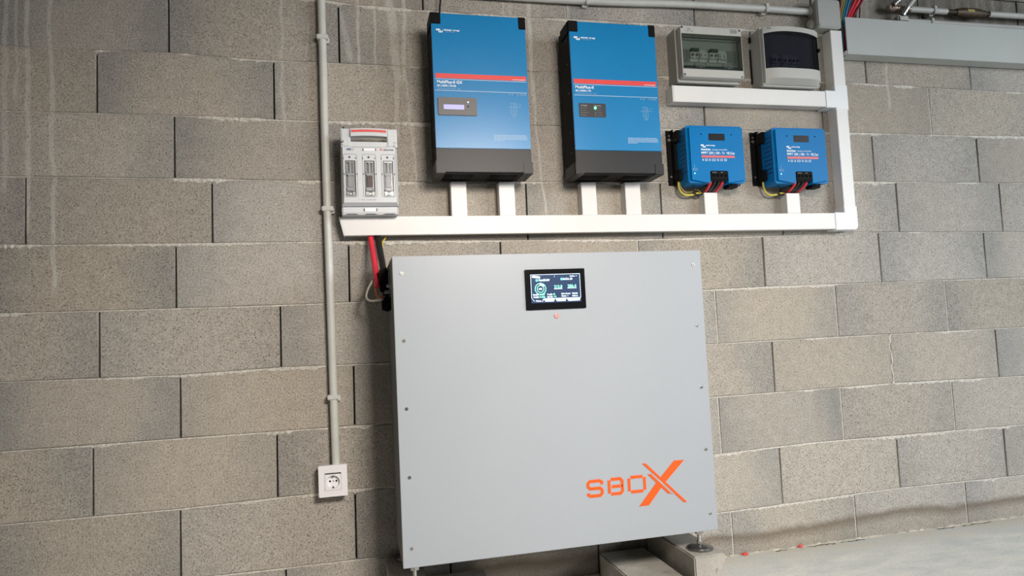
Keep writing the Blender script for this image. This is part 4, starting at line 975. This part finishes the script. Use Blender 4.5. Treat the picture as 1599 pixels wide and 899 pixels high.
for x, z in ((2.1915, 1.8585), (2.4165, 1.8570), (2.1920, 1.6885), (2.4160, 1.6870)):
    s = bmesh.new(); cyl(s, (x, -.1003, z), .0042, .0008, n=16); o = obj('cover_screw', s, M['darksteel'], co)
    s = bmesh.new(); rect(s, x - .003, x + .003, z - .0006, z + .0006, -.1010); obj('screw_slot', s, M['deep'], o)
s = bmesh.new(); text(s, 'IDE', 2.2120, 1.8505, -.1006, .0045, .0125, bold=.0003); text(s, 'CN8PT/RR', 2.2010, 1.8435, -.1006, .0040, .034); obj('lettering', s, M['greyprint'], co)
s = bmesh.new(); frame_line(s, 2.3800, 2.4045, 1.8460, 1.8590, -.1006, .0012); obj('rating_frame', s, M['darkprint'], co)
s = bmesh.new(); text(s, 'CE', 2.3840, 1.8500, -.1006, .0050, .009, bold=.0002); frame_line(s, 2.3950, 2.4010, 1.8495, 1.8555, -.1006, .001); obj('rating_mark', s, M['darkprint'], co)

# right, rounded cover with smoked window
bb = thing('breaker_enclosure', 'right surface breaker box with a bulging cover and a dark smoked window', 'breaker box', (2.63, 0, 1.668))
s = bmesh.new(); shell(s, 2.5170, 2.7530, 1.6705, 1.8890, -.070, -.001, draft=.025); obj('base', s, M['boxgrey'], bb, smooth=True)
s = bmesh.new(); shell(s, 2.5155, 2.7545, 1.6690, 1.8905, -.074, -.068, .002, .008); obj('base_rim', s, M['boxgrey2'], bb, smooth=True)
XA, XB = 2.5190, 2.7480
def topz(x): return 1.8790 + .0060 * math.sin(PI * (x - XA) / (XB - XA)) - .004 * (x - XA) / (XB - XA)
def fry(x): u = (x - XA) / (XB - XA); return -.088 - .016 * (1 - (2 * u - 1) ** 4)
n = 20
def curved(bm, zlo, zhi, off, thick, x0=XA, x1=XB):
    F = []; K = []
    for i in range(n + 1):
        x = x0 + (x1 - x0) * i / n; y = fry(x) + off
        F.append([bm.verts.new((x, y, zlo(x))), bm.verts.new((x, y, zhi(x)))]); K.append([bm.verts.new((x, y + thick, zlo(x))), bm.verts.new((x, y + thick, zhi(x)))])
    for i in range(n):
        bm.faces.new((F[i][0], F[i + 1][0], F[i + 1][1], F[i][1])); bm.faces.new((K[i][0], K[i][1], K[i + 1][1], K[i + 1][0]))
        bm.faces.new((F[i][0], K[i][0], K[i + 1][0], F[i + 1][0])); bm.faces.new((F[i][1], F[i + 1][1], K[i + 1][1], K[i][1]))
    for i in (0, n): bm.faces.new((F[i][0], F[i][1], K[i][1], K[i][0]))
s = bmesh.new()
curved(s, lambda x: topz(x) - .0175 - .004 * abs(2 * (x - XA) / (XB - XA) - 1) ** 2, topz, 0, .016)
curved(s, lambda x: 1.6910, lambda x: 1.7280, 0, .016)
# sloping chin under the window
A = [(x, fry(x), 1.6910) for x in [XA + (XB - XA) * i / n for i in range(n + 1)]]
for i in range(n):
    a, b_ = A[i], A[i + 1]; f = lambda v: (XA - .001 + (v[0] - XA) * 1.008, -.074, 1.6745)
    s.faces.new([s.verts.new(v) for v in (a, b_, f(b_), f(a))])
box(s, XA - .0006, XA + .003, -.0885, -.072, 1.678, 1.876, .001, 1); box(s, XB - .002, XB + .0006, -.0875, -.072, 1.680, 1.872, .001, 1)
co = obj('cover', s, M['boxgrey2'], bb, smooth=True)
s = bmesh.new(); curved(s, lambda x: 1.7285, lambda x: topz(x) - .0180 - .004 * abs(2 * (x - XA) / (XB - XA) - 1) ** 2, .0010, .002, XA + .003, XB - .001)
dr = obj('smoked_door', s, M['smoke_glass'], bb, smooth=True, label='dark smoked window')
s = bmesh.new(); cyl(s, (XB - .0005, -.088, 1.8050), .007, .010, 'X', 16, bev=.002); obj('door_knob', s, M['black'], dr, smooth=True)
tr = obj('inner_tray', box(B(), XA + .006, XB - .006, -.070, -.066, 1.700, 1.865), mat('mid_grey_tray', (.30, .30, .31), .5, noise=.03), bb)
for x, w_ in ((2.556, .033), (2.600, .033), (2.634, .033)): breaker(None, bb, x, 1.742, w_, -.074, M['ceramic'], mat('blue_toggle_' + str(int(x * 1000)), (.02, .03, .22), .4, noise=.03))
s = bmesh.new(); text(s, 'HAGER', 2.5270, 1.8710, -.1035, .0030, .0170, bold=.0002); obj('lettering', s, M['darkprint'], co)
s = bmesh.new(); box(s, 2.5125, 2.5170, -.016, -.008, 1.856, 1.876); box(s, 2.5140, 2.5175, -.010, -.006, 1.700, 1.83); obj('side_seal', s, M['black'], bb)

# ---------------------------------------------------------------- junction box, duct, cables above
jb = thing('junction_box', 'light grey square junction box with rounded corners at the head of the vertical trunking', 'junction box', (2.826, 0, 1.909))
s = bmesh.new(); prism(s, rrect(2.7800, 2.8760, 1.9120, 2.0180, .008, 5), -.046, -.001); obj('box', s, M['boxgrey'], jb, smooth=True)
s = bmesh.new(); prism(s, rrect(2.7755, 2.8785, 1.9085, 2.0200, .010, 5), -.064, -.045, .004, 3); lid = obj('lid', s, M['boxgrey'], jb, smooth=True)
for x, z in ((2.788, 1.921), (2.866, 1.921), (2.866, 2.008), (2.788, 2.008)): obj('lid_screw', cyl(B(), (x, -.0640, z), .0045, .0010, n=14, bev=.0003), M['boxgrey'], lid, smooth=True)
s = bmesh.new(); rect(s, 2.7790, 2.7850, 1.9200, 1.9212, -.0648); obj('lid_mark', s, M['darkprint'], lid)
for z in (1.9875, 1.9380):
    s = bmesh.new(); cyl(s, (2.7760, -.024, z), .017, .010, 'X', 24, bev=.002); cyl(s, (2.769, -.024, z), .0135, .010, 'X', 24, bev=.002); obj('cable_grommet', s, M['conduit'], jb, smooth=True)
du = thing('cable_duct', 'wide light grey cable duct running right from beside the junction box', 'duct', (3.4, 0, 1.812))
s = bmesh.new(); box(s, 2.9050, XMAX - .05, -.058, -.001, 1.8125, 1.8155); box(s, 3.03, XMAX - .05, -.058, -.001, 1.9520, 1.9545); box(s, 2.9050, XMAX - .05, -.004, -.001, 1.8125, 1.9545)
obj('channel', s, M['duct'], du)
s = bmesh.new(); box(s, 2.8960, XMAX - .05, -.062, -.058, 1.8105, 1.9560, .0012); box(s, 2.8950, XMAX - .05, -.062, -.048, 1.8105, 1.8130, .0008, 1); obj('lid', s, M['duct'], du)
s = bmesh.new(); box(s, 2.8925, 2.8965, -.059, -.040, 1.8120, 1.8260, .0008, 1); obj('lid_clip', s, M['pvc'], du)
for k, (x0, xm, x1, mname, cn, r_) in enumerate((
        (2.922, 2.900, 2.8965, 'orangecable', 'brown', .0028), (2.931, 2.908, 2.9005, 'olive', 'yellow', .0028), (2.940, 2.916, 2.904, 'tealcable', 'teal', .0034), (2.952, 2.926, 2.909, 'bluecable', 'blue', .0042),
        (2.978, 2.937, 2.914, 'redcable', 'red', .0052), (2.992, 2.949, 2.922, 'redcable', 'red', .0050), (3.008, 2.961, 2.933, 'darkred', 'dark red', .0050), (2.998, 2.983, 2.950, 'blackcable', 'black', .0044), (3.016, 3.004, 2.970, 'blackcable', 'black', .0022))):
    yc = -.030 if k < 7 else -.012
    lab = {0: 'brown wire at the left edge of the bundle entering the grey duct', 1: 'thin yellow wire in the bundle entering the grey duct, left of the teal one', 2: 'teal wire in the bundle entering the grey duct, beside the blue one',
           3: 'blue wire in the bundle entering the grey duct', 4: 'left one of the two bright red wires entering the grey duct', 5: 'right one of the two bright red wires entering the grey duct', 6: 'dark red wire at the right of the bundle entering the grey duct',
           7: 'thick black wire right of the red ones entering the grey duct', 8: 'thin black wire hanging apart at the right of the bundle into the grey duct'}[k]
    cable('wire', lab, [(x0 + .130, yc, 2.455), (x0 + .075, yc, 2.20), (x0 + .022, yc, 2.09), (x0, yc, 2.043), (xm, yc, 1.975), (x1 + .002, yc, 1.92), (x1, -.028 if k < 7 else -.014, 1.87), (x1 + .006, -.02, 1.825)], r_, M[mname], 'coloured wires entering the duct')
for k, (x, mname, lab) in enumerate(((2.8885, 'darkred', 'dark red cable dropping in the gap between junction box and grey duct'), (2.8905, 'blackcable', 'black cable dropping in the gap between junction box and grey duct'))):
    cable('wire', lab, [(x + .04, -.007 - .008 * k, 2.455), (x + .03, -.007 - .008 * k, 2.06), (x + .008, -.007 - .008 * k, 1.99), (x, -.007 - .008 * k, 1.93), (x + .001, -.007 - .008 * k, 1.86), (x + .010, -.007 - .008 * k, 1.822)], .0042, M[mname], 'coloured wires entering the duct')

# ---------------------------------------------------------------- water pipes top right
M['pipe'] = mat('grey_white_pipe', (.42, .42, .40), .45, noise=.05, nscale=10)
def fitting(bm, a, b_, r, n_=6):
    a, b_ = Vector(a), Vector(b_)
    for i in range(n_):
        p = a.lerp(b_, (i + .15) / n_); q = a.lerp(b_, (i + .75) / n_); tube(bm, [p, q], r, 14, smooth=False)
    tube(bm, [a, b_], r * .82, 14, smooth=False)
wp = thing('water_pipe', 'pale horizontal water pipe with a dark brass valve, above the grey duct', 'pipe', (3.4, 0, 2.01))
py_ = -.034
s = bmesh.new(); tube(s, [(3.225, py_, 2.0205), (3.400, py_, 2.0215)], .0118, 18, smooth=False); obj('pipe', s, M['pipe'], wp, smooth=True)
s = bmesh.new(); tube(s, [(3.610, py_, 2.0240), (4.6, py_, 2.034)], .0118, 18, smooth=False); obj('pipe', s, M['pipe'], wp, smooth=True)
s = bmesh.new(); fitting(s, (3.400, py_, 2.0215), (3.445, py_, 2.022), .0105); fitting(s, (3.585, py_, 2.023), (3.612, py_, 2.024), .0105, 3); obj('ribbed_collar', s, M['brass'], wp, smooth=True)
s = bmesh.new(); tube(s, [(3.445, py_, 2.022), (3.465, py_, 2.022), (3.485, py_, 2.0225), (3.545, py_, 2.0225), (3.562, py_, 2.023), (3.590, py_, 2.023)], lambda t_: .0135 + .006 * math.sin(PI * min(1, max(0, t_))) , 18)
va = obj('valve_body', s, M['brass'], wp, smooth=True, label='dark brass valve')
s = bmesh.new(); box(s, 3.485, 3.522, py_ - .020, py_ - .014, 2.016, 2.030, .002); obj('valve_tag', s, M['olive'], va)
s = bmesh.new(); clip_pipe(s, (3.337, py_, 2.021), .0118, 'X'); obj('pipe_clip', s, M['pipe'], wp)
s = bmesh.new(); fitting(s, (3.150, py_, 2.0205), (3.228, py_, 2.0205), .0105, 7); tube(s, [(3.128, py_ - .004, 2.0170), (3.150, py_, 2.0195)], .0135, 16, smooth=False)
cyl(s, (3.128, py_ - .004, 2.018), .0125, .02, 'Y', 12, bev=.002); obj('elbow_fitting', s, mat('worn_copper_fitting', (.34, .27, .22), .35, metal=.6, noise=.2), wp, smooth=True)
s = bmesh.new(); tube(s, [(3.135, -.050, 2.025), (3.150, -.060, 2.040)], .0095, 14, smooth=False); fitting(s, (3.135, -.050, 2.025), (3.152, -.060, 2.042), .011, 3); obj('collar', s, M['steel'], wp, smooth=True)
s = bmesh.new(); tube(s, [(3.150, -.060, 2.040), (3.485, -.20, 2.455)], .0085, 14, smooth=False); obj('branch_pipe', s, M['pipe'], wp, smooth=True)
wp = thing('water_pipe', 'pale slanting water pipe with a shiny collar, dropping behind the grey duct', 'pipe', (3.22, 0, 1.98))
s = bmesh.new(); tube(s, [(3.1900, -.060, 2.014), (3.2350, -.075, 2.070), (3.55, -.165, 2.455)], .0095, 16, smooth=False); obj('pipe', s, M['pipe'], wp, smooth=True)
s = bmesh.new(); fitting(s, (3.172, -.050, 1.985), (3.190, -.060, 2.014), .0105, 3); obj('shiny_collar', s, M['steel'], wp, smooth=True)
s = bmesh.new(); box(s, 3.150, 3.200, -.055, -.020, 1.957, 1.985, .006); obj('elbow', s, M['pipe'], wp, smooth=True)
s = bmesh.new(); tube(s, [(3.195, -.025, 1.9755), (3.40, -.025, 1.9765), (4.6, -.025, 1.985)], .0105, 16, smooth=False); obj('thin_pipe', s, M['pipe'], wp, smooth=True)
s = bmesh.new(); clip_pipe(s, (3.330, -.025, 1.976), .0105, 'X'); obj('pipe_clip', s, M['pipe'], wp)

# ---------------------------------------------------------------- loose cables
cable('power_cable', 'thick red battery cable hanging from the trunking to the side of the grey cabinet', [(1.099, -.030, 1.160), (1.0995, -.034, 1.140), (1.103, -.055, 1.100), (1.107, -.085, 1.055), (1.1110, -.115, 1.010), (1.1130, -.130, .975)], .0088, M['redcable'], n=16)
cable('power_cable', 'thick black battery cable hanging beside the red one to the side of the grey cabinet', [(1.1225, -.026, 1.160), (1.1225, -.034, 1.140), (1.126, -.055, 1.100), (1.131, -.090, 1.050), (1.1345, -.130, .990), (1.1350, -.150, .950)], .0100, M['blackcable'], n=16)
s = bmesh.new(); box(s, 1.1185, 1.1440, -.158, -.122, .958, 1.0290, .004); tag(obj('cable_connector', s, M['black'], smooth=True, origin=(1.130, -.14, .958)), 'black block-shaped connector on the end of the black battery cable', 'connector')
cable('communication_cable', 'thin orange cable running down behind the black battery cable connector', [(1.108, -.095, 1.020), (1.106, -.110, .990), (1.108, -.125, .960), (1.114, -.135, .944), (1.126, -.150, .943)], .0035, M['orangecable'])
cable('communication_cable', 'thin beige cable looping left of the battery cables into the side of the cabinet', [(1.108, -.10, 1.010), (1.098, -.10, .995), (1.085, -.105, .972), (1.079, -.110, .952), (1.082, -.120, .940), (1.094, -.135, .9335), (1.112, -.150, .9345), (1.130, -.160, .936)], .0037, M['beige'])
cable('earth_cable', 'yellow-green earth wire beside the thick black battery cable under the trunking', [(1.150, -.020, 1.160), (1.146, -.022, 1.140), (1.136, -.030, 1.120), (1.134, -.045, 1.075), (1.142, -.060, 1.045), (1.1475, -.075, 1.020)], .0026, M['yellow'])
cable('antenna_cable', 'thin black cable coming down from above to the top of the left inverter', [(1.356, -.040, 2.455), (1.356, -.040, 2.15), (1.3540, -.040, 1.95), (1.349, -.045, 1.90), (1.3440, -.070, 1.855), (1.343, -.078, 1.828)], .0032, M['blackcable'])

# ---------------------------------------------------------------- scraps on the floor
for (px, pz, lab, sc) in ((2.352, -.012, 'small crumpled red plastic scrap on the floor near the cabinet\'s right foot', 1.0), (2.575, -.010, 'small crumpled red plastic scrap at the foot of the wall, farther right', .85)):
    t = bmesh.new(); bmesh.ops.create_icosphere(t, subdivisions=2, radius=.011 * sc)
    for v in t.verts: v.co = Vector((v.co.x * 1.1 + random.uniform(-.001, .001), v.co.y * .6, max(-.004, v.co.z * .5 + random.uniform(-.0012, .0012))))
    zmin = min(v.co.z for v in t.verts); bmesh.ops.translate(t, vec=(px, pz, -zmin + .0002), verts=t.verts)
    tag(obj('plastic_scrap', t, M['red'], origin=(px, pz, 0)), lab, 'scrap', 'red scraps')
